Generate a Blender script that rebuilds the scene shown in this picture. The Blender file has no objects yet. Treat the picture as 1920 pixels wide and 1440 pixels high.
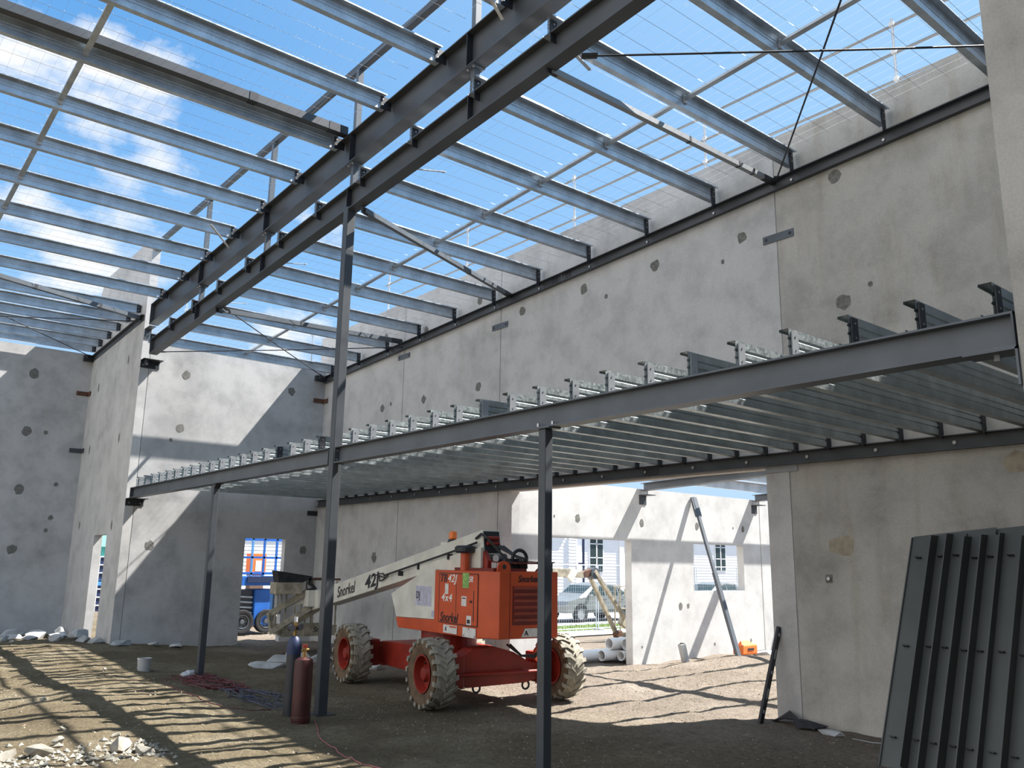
import bpy, bmesh, math, random
from mathutils import Vector, Matrix, noise
random.seed(7)
SC = bpy.context.scene
COL = SC.collection
PI = math.pi
V = Vector

# ------------------------------------------------------------------ materials
def nt(name):
    m = bpy.data.materials.new(name); m.use_nodes = True
    t = m.node_tree; b = t.nodes['Principled BSDF']
    return m, t, b
def N(t, typ, **kw):
    n = t.nodes.new(typ)
    for k, v in kw.items():
        if k in n.inputs: n.inputs[k].default_value = v
        else: setattr(n, k, v)
    return n
def ramp(t, stops):
    r = t.nodes.new('ShaderNodeValToRGB')
    e = r.color_ramp.elements
    while len(e) < len(stops): e.new(0.5)
    for i, (p, c) in enumerate(stops):
        e[i].position = p; e[i].color = (*c, 1) if len(c) == 3 else c
    return r
def mix(t, fac, a, b, mode='MIX'):
    n = t.nodes.new('ShaderNodeMix'); n.data_type = 'RGBA'; n.blend_type = mode
    for sock, v in ((n.inputs[0], fac), (n.inputs[6], a), (n.inputs[7], b)):
        if hasattr(v, 'is_output') or isinstance(v, bpy.types.NodeSocket): t.links.new(v, sock)
        elif isinstance(v, (int, float)): sock.default_value = v
        else: sock.default_value = (*v, 1)
    return n.outputs[2]
def plain(name, col, rough=.5, metal=0., spec=.5, var=0., scale=6., bump=0., coat=0.):
    m, t, b = nt(name)
    b.inputs['Roughness'].default_value = rough; b.inputs['Metallic'].default_value = metal
    b.inputs['Specular IOR Level'].default_value = spec
    if coat: b.inputs['Coat Weight'].default_value = coat
    if var or bump:
        tc = N(t, 'ShaderNodeTexCoord')
        n1 = N(t, 'ShaderNodeTexNoise', Scale=scale, Detail=6.); t.links.new(tc.outputs['Object'], n1.inputs['Vector'])
        c0 = tuple(max(0, c*(1-var)) for c in col); c1 = tuple(min(1, c*(1+var)) for c in col)
        r = ramp(t, [(.3, c0), (.7, c1)]); t.links.new(n1.outputs['Fac'], r.inputs[0]); t.links.new(r.outputs[0], b.inputs['Base Color'])
        if bump:
            bp = N(t, 'ShaderNodeBump', Strength=bump, Distance=.02); t.links.new(n1.outputs['Fac'], bp.inputs['Height']); t.links.new(bp.outputs[0], b.inputs['Normal'])
    else: b.inputs['Base Color'].default_value = (*col, 1)
    return m
def concrete(name, base, stain=.35, brown=.25, seed=0.):
    m, t, b = nt(name)
    b.inputs['Roughness'].default_value = .85; b.inputs['Specular IOR Level'].default_value = .25
    g = N(t, 'ShaderNodeNewGeometry')
    mp = N(t, 'ShaderNodeMapping'); mp.inputs['Location'].default_value = (seed*3.1, seed*1.7, seed); t.links.new(g.outputs['Position'], mp.inputs['Vector'])
    big = N(t, 'ShaderNodeTexNoise', Scale=.55, Detail=5., Roughness=.6); t.links.new(mp.outputs[0], big.inputs['Vector'])
    med = N(t, 'ShaderNodeTexNoise', Scale=2.2, Detail=8., Roughness=.65); t.links.new(mp.outputs[0], med.inputs['Vector'])
    mp2 = N(t, 'ShaderNodeMapping'); mp2.inputs['Scale'].default_value = (1, 1, .16); t.links.new(mp.outputs[0], mp2.inputs['Vector'])
    stk = N(t, 'ShaderNodeTexNoise', Scale=3.5, Detail=5., Roughness=.6); t.links.new(mp2.outputs[0], stk.inputs['Vector'])
    fin = N(t, 'ShaderNodeTexNoise', Scale=60., Detail=4.); t.links.new(mp.outputs[0], fin.inputs['Vector'])
    d = tuple(c*(1-stain) for c in base); l = tuple(min(1, c*(1+stain*.45)) for c in base)
    r1 = ramp(t, [(.3, d), (.5, base), (.72, l)]); t.links.new(big.outputs['Fac'], r1.inputs[0])
    r2 = ramp(t, [(.3, (.72, .72, .73)), (.55, (1, 1, 1))]); t.links.new(med.outputs['Fac'], r2.inputs[0])
    c = mix(t, .6, r1.outputs[0], r2.outputs[0], 'MULTIPLY')
    r3 = ramp(t, [(.52, (0, 0, 0)), (.72, (1, 1, 1))]); t.links.new(stk.outputs['Fac'], r3.inputs[0])
    f = N(t, 'ShaderNodeMath', operation='MULTIPLY'); t.links.new(r3.outputs[0], f.inputs[0]); f.inputs[1].default_value = brown
    c = mix(t, f.outputs[0], c, (base[0]*.62, base[1]*.52, base[2]*.38))
    r4 = ramp(t, [(.3, (.86, .86, .86)), (.7, (1.0, 1.0, 1.0))]); t.links.new(fin.outputs['Fac'], r4.inputs[0])
    c = mix(t, 1., c, r4.outputs[0], 'MULTIPLY')
    t.links.new(c, b.inputs['Base Color'])
    bp = N(t, 'ShaderNodeBump', Strength=.12, Distance=.01); t.links.new(med.outputs['Fac'], bp.inputs['Height']); t.links.new(bp.outputs[0], b.inputs['Normal'])
    return m
def galv(name, base=(.66, .67, .68), rough=.36, metal=.35):
    m, t, b = nt(name)
    b.inputs['Metallic'].default_value = metal
    g = N(t, 'ShaderNodeNewGeometry')
    vo = N(t, 'ShaderNodeTexVoronoi', Scale=45.); t.links.new(g.outputs['Position'], vo.inputs['Vector'])
    no = N(t, 'ShaderNodeTexNoise', Scale=4., Detail=5.); t.links.new(g.outputs['Position'], no.inputs['Vector'])
    r = ramp(t, [(.25, tuple(c*.72 for c in base)), (.75, tuple(min(1, c*1.2) for c in base))]); t.links.new(no.outputs['Fac'], r.inputs[0])
    s = ramp(t, [(0, (.8, .8, .8)), (1, (1, 1, 1))]); t.links.new(vo.outputs['Color'], s.inputs[0])
    t.links.new(mix(t, 1., r.outputs[0], s.outputs[0], 'MULTIPLY'), b.inputs['Base Color'])
    rr = ramp(t, [(0, (rough-.08,)*3), (1, (rough+.15,)*3)]); t.links.new(vo.outputs['Color'], rr.inputs[0]); t.links.new(rr.outputs[0], b.inputs['Roughness'])
    return m
def groundmat():
    m, t, b = nt('dirt'); b.inputs['Roughness'].default_value = .95; b.inputs['Specular IOR Level'].default_value = .1
    g = N(t, 'ShaderNodeNewGeometry')
    n1 = N(t, 'ShaderNodeTexNoise', Scale=.7, Detail=8., Roughness=.65); t.links.new(g.outputs['Position'], n1.inputs['Vector'])
    n2 = N(t, 'ShaderNodeTexNoise', Scale=14., Detail=8., Roughness=.7); t.links.new(g.outputs['Position'], n2.inputs['Vector'])
    n3 = N(t, 'ShaderNodeTexVoronoi', Scale=26.); t.links.new(g.outputs['Position'], n3.inputs['Vector'])
    sx = N(t, 'ShaderNodeSeparateXYZ'); t.links.new(g.outputs['Position'], sx.inputs[0])
    mr = N(t, 'ShaderNodeMapRange'); mr.inputs[1].default_value = 6.4; mr.inputs[2].default_value = 8.6; t.links.new(sx.outputs[0], mr.inputs[0])
    dirt = ramp(t, [(.3, (.10, .079, .050)), (.5, (.14, .114, .073)), (.7, (.205, .175, .122))]); t.links.new(n1.outputs['Fac'], dirt.inputs[0])
    sand = ramp(t, [(.3, (.155, .128, .10)), (.55, (.21, .175, .14)), (.75, (.28, .245, .205))]); t.links.new(n1.outputs['Fac'], sand.inputs[0])
    c = mix(t, mr.outputs[0], dirt.outputs[0], sand.outputs[0])
    r2 = ramp(t, [(.3, (.55, .55, .55)), (.6, (1.1, 1.1, 1.1))]); t.links.new(n2.outputs['Fac'], r2.inputs[0])
    c = mix(t, .8, c, r2.outputs[0], 'MULTIPLY')
    t.links.new(c, b.inputs['Base Color'])
    b1 = N(t, 'ShaderNodeBump', Strength=.9, Distance=.04); t.links.new(n2.outputs['Fac'], b1.inputs['Height'])
    b2 = N(t, 'ShaderNodeBump', Strength=.5, Distance=.02); t.links.new(n3.outputs['Distance'], b2.inputs['Height']); t.links.new(b1.outputs[0], b2.inputs['Normal'])
    t.links.new(b2.outputs[0], b.inputs['Normal'])
    return m

M = dict(
    conc=concrete('precast_concrete', (.585, .575, .56), .18, .15, 0),
    conc2=concrete('precast_concrete_grey', (.565, .56, .55), .24, .12, 3),
    conc3=concrete('stained_concrete', (.50, .48, .44), .26, .4, 5),
    concw=concrete('pale_concrete', (.67, .665, .645), .10, .08, 8),
    seal=plain('grey_sealant', (.40, .39, .37), .8, var=.15, scale=3),
    patch=plain('grout_patch', (.17, .165, .15), .9, var=.3, scale=25),
    pale_patch=plain('tan_form_stain', (.36, .315, .24), .9, var=.2, scale=9),
    steel=plain('painted_dark_steel', (.058, .064, .072), .48, 0, .5, var=.22, scale=1.6),
    steel2=plain('painted_grey_steel', (.092, .106, .122), .42, 0, .5, var=.2, scale=2.),
    stackst=plain('painted_green_grey_steel', (.078, .086, .084), .5, 0, .5, var=.15, scale=2.),
    black=plain('black_primer_steel', (.022, .023, .028), .5, var=.3, scale=8),
    galv=galv('galvanised_steel'), galvd=galv('dull_galvanised', (.60, .655, .71), .38, .62), galvj=galv('joist_galvanising', (.50, .55, .55), .38, .85),
    rust=plain('rusty_steel', (.11, .05, .03), .8, var=.5, scale=20),
    wire=plain('bright_wire', (.72, .74, .76), .3, .9),
    bolt=plain('zinc_bolt', (.45, .45, .45), .4, .8),
    dirt=groundmat(),
    stone=plain('crushed_stone', (.27, .25, .205), .9, var=.35, scale=5, bump=.4),
    rubble=plain('broken_concrete', (.42, .42, .41), .9, var=.3, scale=4, bump=.4),
    red=plain('red_chassis_paint', (.26, .022, .012), .45, var=.25, scale=3),
    orange=plain('orange_red_paint', (.58, .085, .022), .42, var=.15, scale=2.5),
    dkred=plain('dark_red_vent', (.16, .02, .012), .6, var=.2, scale=6),
    cream=plain('cream_white_paint', (.70, .68, .60), .45, var=.14, scale=3.),
    dirtycream=plain('grimy_cream_paint', (.36, .32, .24), .6, var=.4, scale=7.),
    tyre=plain('dusty_tyre_rubber', (.27, .25, .20), .9, var=.3, scale=7, bump=.2),
    sidewall=plain('brown_muddy_sidewall', (.13, .085, .05), .95, var=.35, scale=9, bump=.3),
    rubber=plain('black_rubber', (.02, .02, .022), .6),
    hose=plain('black_hose', (.03, .028, .028), .55),
    textk=plain('black_lettering', (.02, .02, .025), .5),
    textw=plain('white_lettering', (.85, .84, .80), .5),
    pebble=plain('dusty_pebbles', (.24, .20, .145), .95, var=.3, scale=5),
    decal=plain('white_decal', (.72, .70, .66), .5, var=.12, scale=14),
    decalp=plain('lavender_decal', (.50, .50, .60), .5, var=.2, scale=12),
    green=plain('green_sticker', (.25, .45, .12), .5, var=.4, scale=30),
    amber=plain('amber_beacon', (.95, .22, .03), .25),
    glassy=plain('dark_glass', (.03, .045, .045), .15, 0, .35),
    blue=plain('blue_lift_paint', (.02, .13, .48), .4, var=.15, scale=3.),
    bluelt=plain('light_blue_paint', (.10, .30, .62), .4, var=.12, scale=3.),
    navy=plain('navy_paint', (.015, .028, .08), .5),
    cyl=plain('maroon_gas_bottle', (.055, .010, .008), .5, var=.25, scale=6.),
    brass=plain('brass_valve', (.35, .22, .08), .35, .8),
    plastic=plain('white_plastic', (.42, .43, .43), .4, var=.1, scale=3),
    pvc=plain('white_pipe', (.78, .79, .80), .35, var=.05, scale=3),
    lead=plain('red_cable', (.10, .012, .018), .5), leadb=plain('blue_grey_cable', (.05, .055, .08), .5),
    leadp=plain('pink_hose', (.28, .09, .09), .5),
    alum=plain('aluminium', (.30, .31, .32), .45, .3),
    hiviz=plain('orange_plastic', (.90, .20, .04), .5),
    silver=plain('silver_car_paint', (.22, .225, .22), .4, .4, coat=.3),
    house=plain('white_weatherboard', (.82, .83, .86), .6, var=.03, scale=2),
    roofm=plain('grey_roof_sheet', (.42, .44, .46), .5),
    grassm=plain('grass_blades', (.19, .30, .05), .8, var=.4, scale=3.),
    road=plain('grey_asphalt', (.30, .30, .31), .9, var=.15, scale=5.),
    teal=plain('teal_sheet', (.10, .45, .38), .5, var=.15, scale=2.),
    brick=plain('brown_brick', (.16, .10, .07), .9, var=.3, scale=5.),
    cloth=plain('dark_cloth', (.03, .03, .035), .9, var=.4, scale=8, bump=.5),
)

# ------------------------------------------------------------------ mesh helpers
class MB:
    def __init__(s): s.v = []; s.f = []; s.smooth = False
    def poly(s, vs, fs):
        o = len(s.v); s.v += [tuple(p) for p in vs]; s.f += [tuple(i+o for i in f) for f in fs]; return s
    def box(s, x0, x1, y0, y1, z0, z1):
        vs = [(x, y, z) for z in (z0, z1) for y in (y0, y1) for x in (x0, x1)]
        return s.poly(vs, [(0, 2, 3, 1), (4, 5, 7, 6), (0, 1, 5, 4), (2, 6, 7, 3), (0, 4, 6, 2), (1, 3, 7, 5)])
    def frame(s, p, q, up=(0, 0, 1)):
        p, q = V(p), V(q); a = (q-p).normalized(); u = V(up)
        r = a.cross(u)
        if r.length < 1e-5: r = a.cross(V((0, 1, 0)))
        r.normalize(); u = r.cross(a); return p, q, a, r, u
    def prof(s, p, q, pts, up=(0, 0, 1), closed=True):
        """solid extrusion of a closed 2-D outline (r, u) from p to q"""
        p, q, a, r, u = s.frame(p, q, up)
        n = len(pts); vs = [p+r*x+u*y for x, y in pts]+[q+r*x+u*y for x, y in pts]
        fs = [(i, (i+1) % n, n+(i+1) % n, n+i) for i in range(n)]
        if closed: fs += [tuple(reversed(range(n))), tuple(range(n, 2*n))]
        return s.poly(vs, fs)
    def bar(s, p, q, w, h=None, up=(0, 0, 1)):
        h = w if h is None else h
        return s.prof(p, q, [(-w/2, -h/2), (w/2, -h/2), (w/2, h/2), (-w/2, h/2)], up)
    def tube(s, pts, r, n=8, cap=True, radii=None):
        pts = [V(p) for p in pts]; k = len(pts); o = len(s.v); prev = None
        for i, p in enumerate(pts):
            a = (pts[min(i+1, k-1)]-pts[max(i-1, 0)]).normalized()
            if prev is None:
                u = a.cross(V((0, 0, 1)));
                if u.length < 1e-4: u = a.cross(V((0, 1, 0)))
            else: u = prev-a*prev.dot(a)
            u.normalize(); w = a.cross(u); prev = u
            rr = radii[i] if radii else r
            s.v += [tuple(p+(u*math.cos(2*PI*j/n)+w*math.sin(2*PI*j/n))*rr) for j in range(n)]
        for i in range(k-1):
            for j in range(n):
                s.f.append((o+i*n+j, o+i*n+(j+1) % n, o+(i+1)*n+(j+1) % n, o+(i+1)*n+j))
        if cap: s.f += [tuple(o+j for j in reversed(range(n))), tuple(o+(k-1)*n+j for j in range(n))]
        return s
    def cyl(s, p, q, r, n=16, r2=None): return s.tube([p, q], r, n, radii=[r, r if r2 is None else r2])
    def lathe(s, prof, c=(0, 0, 0), axis='Z', n=24, closed=False, caps=True):
        o = len(s.v); c = V(c)
        for r, h in prof:
            for j in range(n):
                a = 2*PI*j/n; x, y = r*math.cos(a), r*math.sin(a)
                d = {'Z': (x, y, h), 'X': (h, x, y), 'Y': (x, h, y)}[axis]
                s.v.append(tuple(c+V(d)))
        k = len(prof); rng = range(k if closed else k-1)
        for i in rng:
            i2 = (i+1) % k
            for j in range(n): s.f.append((o+i*n+j, o+i*n+(j+1) % n, o+i2*n+(j+1) % n, o+i2*n+j))
        if not closed and caps:
            s.f += [tuple(o+j for j in range(n)), tuple(o+(k-1)*n+j for j in range(n))]
        return s
    def cells(s, us, ws, holes, P, th):
        """wall of cells; P(u, w, d) -> xyz ; holes (u0,u1,w0,w1)"""
        nu, nw = len(us)-1, len(ws)-1
        def solid(i, j):
            if i < 0 or j < 0 or i >= nu or j >= nw: return False
            cu, cw = (us[i]+us[i+1])/2, (ws[j]+ws[j+1])/2
            return not any(h[0] < cu < h[1] and h[2] < cw < h[3] for h in holes)
        for i in range(nu):
            for j in range(nw):
                if not solid(i, j): continue
                u0, u1, w0, w1 = us[i], us[i+1], ws[j], ws[j+1]
                for d in (0, th): s.poly([P(u0, w0, d), P(u1, w0, d), P(u1, w1, d), P(u0, w1, d)], [(0, 1, 2, 3)])
                for (di, dj, a, b) in ((-1, 0, (u0, w0), (u0, w1)), (1, 0, (u1, w0), (u1, w1)), (0, -1, (u0, w0), (u1, w0)), (0, 1, (u0, w1), (u1, w1))):
                    if not solid(i+di, j+dj):
                        s.poly([P(*a, 0), P(*b, 0), P(*b, th), P(*a, th)], [(0, 1, 2, 3)])
        return s
    def mesh(s, name, mat):
        me = bpy.data.meshes.new(name); me.from_pydata(s.v, [], s.f); me.materials.append(mat)
        bm = bmesh.new(); bm.from_mesh(me); bmesh.ops.remove_doubles(bm, verts=bm.verts, dist=1e-5)
        bmesh.ops.recalc_face_normals(bm, faces=bm.faces)
        if s.smooth:
            for f in bm.faces: f.smooth = True
            for e in bm.edges:
                if len(e.link_faces) == 2 and e.calc_face_angle(0) > .6: e.smooth = False
        bm.to_mesh(me); bm.free(); return me
    def build(s, name, mat, parent=None, loc=None, label=None, bevel=0):
        o = bpy.data.objects.new(name, s.mesh(name, mat)); COL.objects.link(o)
        if parent is not None: o.parent = parent
        if loc is not None: o.location = loc
        if label: o['label'] = label
        if bevel:
            b = o.modifiers.new('bevel', 'BEVEL'); b.width = bevel; b.segments = 2; b.limit_method = 'ANGLE'; b.angle_limit = .7
        return o
def tag(o, label, cat, group=None, kind=None):
    o['label'] = label; o['category'] = cat; o['kind'] = 'thing'
    if group: o['group'] = group
    if kind: o['kind'] = kind
    return o
def thing(name, label, cat, loc=(0, 0, 0), rz=0, group=None):
    o = bpy.data.objects.new(name, None); COL.objects.link(o); o.location = loc; o.rotation_euler = (0, 0, rz); o.empty_display_size = .2
    return tag(o, label, cat, group)
def struct(name, label=None, loc=(0, 0, 0)):
    o = bpy.data.objects.new(name, None); COL.objects.link(o); o.location = loc; o['kind'] = 'structure'
    if label: o['label'] = label
    return o
def dup(root, loc, label=None, rz=None):
    r = root.copy(); COL.objects.link(r); r.location = loc
    if rz is not None: r.rotation_euler = (0, 0, rz)
    if label: r['label'] = label
    for ch in list(root.children):
        c = ch.copy(); COL.objects.link(c); c.parent = r
        for g in list(ch.children):
            d = g.copy(); COL.objects.link(d); d.parent = c
    return r
def text(body, size, loc, xa, ya, mat, parent, name='lettering', shear=.25, ex=.002, sx=1., sp=1., bold=.012):
    cu = bpy.data.curves.new(name, 'FONT'); cu.body = body; cu.size = size; cu.extrude = ex; cu.shear = shear; cu.space_character = sp; cu.offset = size*bold
    cu.resolution_u = 4
    tmp = bpy.data.objects.new('tmp', cu); COL.objects.link(tmp); bpy.context.view_layer.update()
    me = bpy.data.meshes.new_from_object(tmp.evaluated_get(bpy.context.evaluated_depsgraph_get())); bpy.data.objects.remove(tmp)
    me.materials.clear(); me.materials.append(mat); o = bpy.data.objects.new(name, me); COL.objects.link(o); o.parent = parent
    xa, ya = V(xa).normalized(), V(ya).normalized(); z = xa.cross(ya)
    m = Matrix((xa*sx, ya, z)).transposed().to_4x4(); m.translation = V(loc); o.matrix_local = m
    return o
ORD = 'first second third fourth fifth sixth seventh eighth ninth tenth eleventh twelfth thirteenth fourteenth fifteenth sixteenth seventeenth eighteenth nineteenth twentieth'.split()
def ordn(i):
    if i < 20: return ORD[i]
    t = {2: 'twenty', 3: 'thirty', 4: 'forty', 5: 'fifty'}[(i+1)//10]
    r = (i+1) % 10
    return t+'-'+ORD[r-1] if r else {'twenty': 'twentieth', 'thirty': 'thirtieth', 'forty': 'fortieth'}[t]

# ------------------------------------------------------------------ key dimensions (metres, camera stands at x = y = 0)
EYE = 1.859
X1 = 5.15      # line of columns, rafters and mezzanine beam
XW = 9.625     # inner face of the long wall
YN = 1.75      # near cross wall
YB = 19.18     # back wall
YL = 23.55     # rear wall of the far bay
YF = 11.67     # wall across the room beyond the opening
TH = .18

# ------------------------------------------------------------------ ground
def sm(a, b, x):
    t = max(0, min(1, (x-a)/(b-a))); return t*t*(3-2*t)
def gauss(x, y, cx, cy, sx, sy): return math.exp(-((x-cx)/sx)**2-((y-cy)/sy)**2)
def gz(x, y):
    z = 0
    z += .12*gauss(x, y, 3.6, 17.5, 2.2, 4.5)+.10*gauss(x, y, 2.8, 11.0, 1.6, 3.0)+.08*gauss(x, y, 2.5, 21.0, 3, 2)
    z += .17*gauss(x, y, 14.4, 10.35, 1.5, .7)+.05*gauss(x, y, 11.3, 9.2, 1.2, .8)
    z += .05*gauss(x, y, 8.9, 7.0, .9, .9)-.04*gauss(x, y, 7.8, 8.6, 1., .8)
    und = noise.noise(V((x*.45, y*.45, .3)))*.07+noise.noise(V((x*1.5, y*1.5, 1.3)))*.03+noise.noise(V((x*4.2, y*4.2, 2.1)))*.014
    und += abs(noise.noise(V((x*2.6+5, y*2.6, 4.2))))*.02+noise.noise(V((x*9, y*9, 6.1)))*.012
    flat = 1
    for (cx, cy) in ((6.58, 9.6), (6.93, 12.35), (8.9, 9.3), (9.2, 12.05), (X1, 9.97), (X1, 14.1), (X1, 5.8), (4.72, 9.57)):
        flat = min(flat, sm(.25, .9, math.hypot(x-cx, y-cy)))
    if y > 12.2: und *= 1-.75*sm(11.5, 13.5, x)
    z += und*flat*(1-.8*sm(13, 16, y)*sm(11, 12, x))
    z -= .3*sm(13.5, 24, y)*sm(10.5, 13, x)+.6*sm(28, 40, y)*sm(10.5, 13, x)*0
    return z
def axis_pts(segs):
    out = []
    for a, b, st in segs:
        n = max(1, round((b-a)/st)); out += [a+(b-a)*i/n for i in range(n)]
    return out+[segs[-1][1]]
xs = axis_pts([(-60, -6, 9), (-6, 0, .5), (0, 12.5, .075), (12.5, 18, .2), (18, 30, 1), (30, 120, 15)])
ys = axis_pts([(-20, 1, 3), (1, 13, .075), (13, 24, .12), (24, 30, 1), (30, 150, 15)])
vs = [(x, y, gz(x, y)) for y in ys for x in xs]
nx = len(xs)
me = bpy.data.meshes.new('ground')
me.from_pydata(vs, [], [(j*nx+i, j*nx+i+1, (j+1)*nx+i+1, (j+1)*nx+i) for j in range(len(ys)-1) for i in range(nx-1)])
me.materials.append(M['dirt']); me.polygons.foreach_set('use_smooth', [True]*len(me.polygons))
g = bpy.data.objects.new('ground', me); COL.objects.link(g); g['kind'] = 'structure'; g['label'] = 'bare uneven dirt ground of the building site'

# ------------------------------------------------------------------ walls
def linecut(lo, hi, extra, step=99):
    s = sorted(set([lo, hi]+[e for e in extra if lo < e < hi])); return s
def panel_wall(name, label, P, ranges, zlo, ztop, holes, mats, th=TH, gap=.02):
    """P(u,z,d) maps; ranges = panel limits along u; ztop(u); holes"""
    root = struct(name, label)
    for k in range(len(ranges)-1):
        a, b = ranges[k]+(gap/2 if k else 0), ranges[k+1]-(gap/2 if k < len(ranges)-2 else 0)
        us = linecut(a, b, [h[i] for h in holes for i in (0, 1)])
        hz = [h[i] for h in holes for i in (2, 3)]
        ws = linecut(zlo, 50, hz)
        def PP(u, w, d): return P(u, ztop(u) if w == 50 else w, d)
        hh = [h for h in holes]
        mb = MB().cells(us, ws, hh, PP, th)
        mb.build('panel', mats[k % len(mats)], root)
        if k:
            u = ranges[k]; zt = ztop(u)
            z0 = zlo
            for h in holes:
                if h[0] <= u <= h[1]: z0 = h[3]
            s = MB().poly([P(u-gap/2, z0, .012), P(u+gap/2, z0, .012), P(u+gap/2, zt, .012), P(u-gap/2, zt, .012),
                           P(u-gap/2, z0, th-.012), P(u+gap/2, z0, th-.012), P(u+gap/2, zt, th-.012), P(u-gap/2, zt, th-.012)],
                          [(0, 1, 2, 3), (4, 5, 6, 7), (0, 1, 5, 4), (2, 3, 7, 6), (0, 3, 7, 4), (1, 2, 6, 5)])
            s.build('joint_sealant', M['seal'], root)
    return root
def blob(parent, P, u, z, ru, rz, mat, seed=0, name='grout_patch'):
    r = random.Random(seed); n = 12; pts = []
    for i in range(n):
        a = 2*PI*i/n; k = 1+r.uniform(-.18, .18); pts.append((u+ru*math.cos(a)*k, z+rz*math.sin(a)*k))
    vs = [P(a, b, -.003) for a, b in pts]+[P(a, b, .02) for a, b in pts]
    MB().poly(vs, [tuple(range(n))]+[(i, (i+1) % n, n+(i+1) % n, n+i) for i in range(n)]).build(name, mat, parent)

PX = lambda x0: (lambda u, z, d: (x0+d, u, z))       # faces -X, thickness to +X
PYf = lambda y0: (lambda u, z, d: (u, y0+d, z))      # faces -Y, thickness to +Y
PYn = lambda y0: (lambda u, z, d: (u, y0-d, z))      # faces +Y

ztl = lambda y: 7.84-.0175*y
OP0, OP1, OPZ = 6.42, 11.67, 3.13
wr = panel_wall('wall_right', 'long tall grey precast concrete wall with a wide opening under its lintel', PX(XW), [YN-4, 1.78, 6.07, 12.07, 15.47, YB+TH+.15], -.5, ztl,
                [(OP0, OP1, -1, OPZ)], [M['conc'], M['conc3'], M['conc'], M['conc']])
# lower near part is browner: it is a second, stained pour below the floor ledger
for i, (u, z, r) in enumerate([(5.18, 6.84, .085), (6.63, 6.43, .075), (8.24, 6.45, .085), (9.82, 6.46, .085), (11.45, 6.44, .085), (6.97, 6.16, .03), (5.18, 5.14, .095), (4.82, 5.28, .035),
                 (16.31, 5.25, .085), (14.64, 5.22, .085), (12.74, 5.20, .085), (15.95, 5.30, .04), (12.75, 6.95, .08), (14.62, 6.72, .08), (16.28, 6.9, .08), (16.37, 1.96, .1), (9.3, 6.2, .04)]):
    blob(wr, PX(XW), u, z, r, r*1.1, M['patch'], i)
for i, (u, z, ru, rz) in enumerate([(5.42, 2.13, .17, .12), (3.41, 2.98, .13, .11)]):
    blob(wr, PX(XW), u, z, ru, rz, M['pale_patch'], 40+i, 'tan_stain')
a = MB().box(XW-.004, XW+.01, 5.57, 5.66, 1.69, 1.79); an = a.build('anchor_recess', M['patch'], wr)
MB().cyl((XW-.03, 5.61, 1.74), (XW, 5.61, 1.74), .022, 10).build('anchor_ferrule', M['bolt'], an)

wb = panel_wall('wall_back', 'grey precast back wall half lit by the sun with a doorway', PYf(YB), [X1+TH+.012, XW], -.5, lambda u: 6.62,
                [(7.85, 8.84, -1, 2.36)], [M['conc2']])
MB().box(X1+TH, X1+TH+.012, YB+.02, YB+TH, -.5, 6.6).build('joint_sealant', M['seal'], wb)
for i, (u, z, r) in enumerate([(6.17, 5.96, .09), (6.14, 4.73, .09), (8.73, 5.94, .09), (5.96, 4.45, .04), (5.74, 2.14, .09), (9.31, 2.11, .09)]): blob(wb, PYf(YB), u, z, r, r*1.1, M['patch'], 60+i)
wl = panel_wall('wall_left', 'tall grey concrete wall at the left end of the building', PYf(YL), [-14, -7.5, -1, X1], -.5, lambda u: 7.05, [], [M['conc2'], M['conc'], M['conc2']])
for i, (u, z, r) in enumerate([(3.84, 6.36, .11), (3.85, 4.9, .11), (3.86, 3.46, .11), (3.87, 2.03, .11), (4.27, 4.91, .05), (4.65, 3.64, .05), (4.62, 2.82, .06), (4.55, 2.5, .05)]): blob(wl, PYf(YL), u, z, r, r*1.1, M['patch'], 80+i)
# pier running back from the near end of the back wall, parapet with a rounded rear shoulder
ws_ = struct('wall_pier', 'narrow concrete wall running back from the column line, with a tall slot doorway')
pts = [(YB, -.5), (YB, 8.99)]+[(YB+.0, 9.0)]
mb = MB().cells([YB, 20.34, 21.39, YL+.2], [-.5, 2.37, 6.9], [(20.34, 21.39, -1, 2.37)], PX(X1), TH)
mb.build('panel', M['conc'], ws_)
arc = [(YB, 6.9), (YB, 9.03)]
for k in range(0, 9):
    a = PI/2*(1-k/8); arc.append((22.9+.65*math.cos(a), 8.38+.65*math.sin(a)))
arc += [(23.55, 6.9)]
MB().poly([(X1, y, z) for y, z in arc]+[(X1+TH, y, z) for y, z in arc],
          [tuple(range(len(arc))), tuple(len(arc)+i for i in reversed(range(len(arc))))]+[(i, (i+1) % len(arc), len(arc)+(i+1) % len(arc), len(arc)+i) for i in range(len(arc))]).build('parapet', M['conc'], ws_)
for i, (u, z) in enumerate([(20.17, 6.32), (22.62, 6.03), (20.23, 4.51), (22.79, 4.49), (22.9, 2.63), (20.04, 2.56)]): blob(ws_, PX(X1), u, z, .05, .11, M['patch'], 100+i, 'slot_recess')
# near cross wall and near pier (right edge of the picture)
wn = panel_wall('wall_near', 'concrete cross wall closing the near end of the long bay', PYn(YN), [X1+TH, XW], -.5, lambda u: 7.8, [], [M['conc']])
wp = struct('wall_near_pier', 'smooth grey concrete pier filling the top right edge of the photo')
MB().box(X1, X1+TH, -5, YN, -.5, 9.0).build('panel', M['conc3'], wp, bevel=.012)
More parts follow.
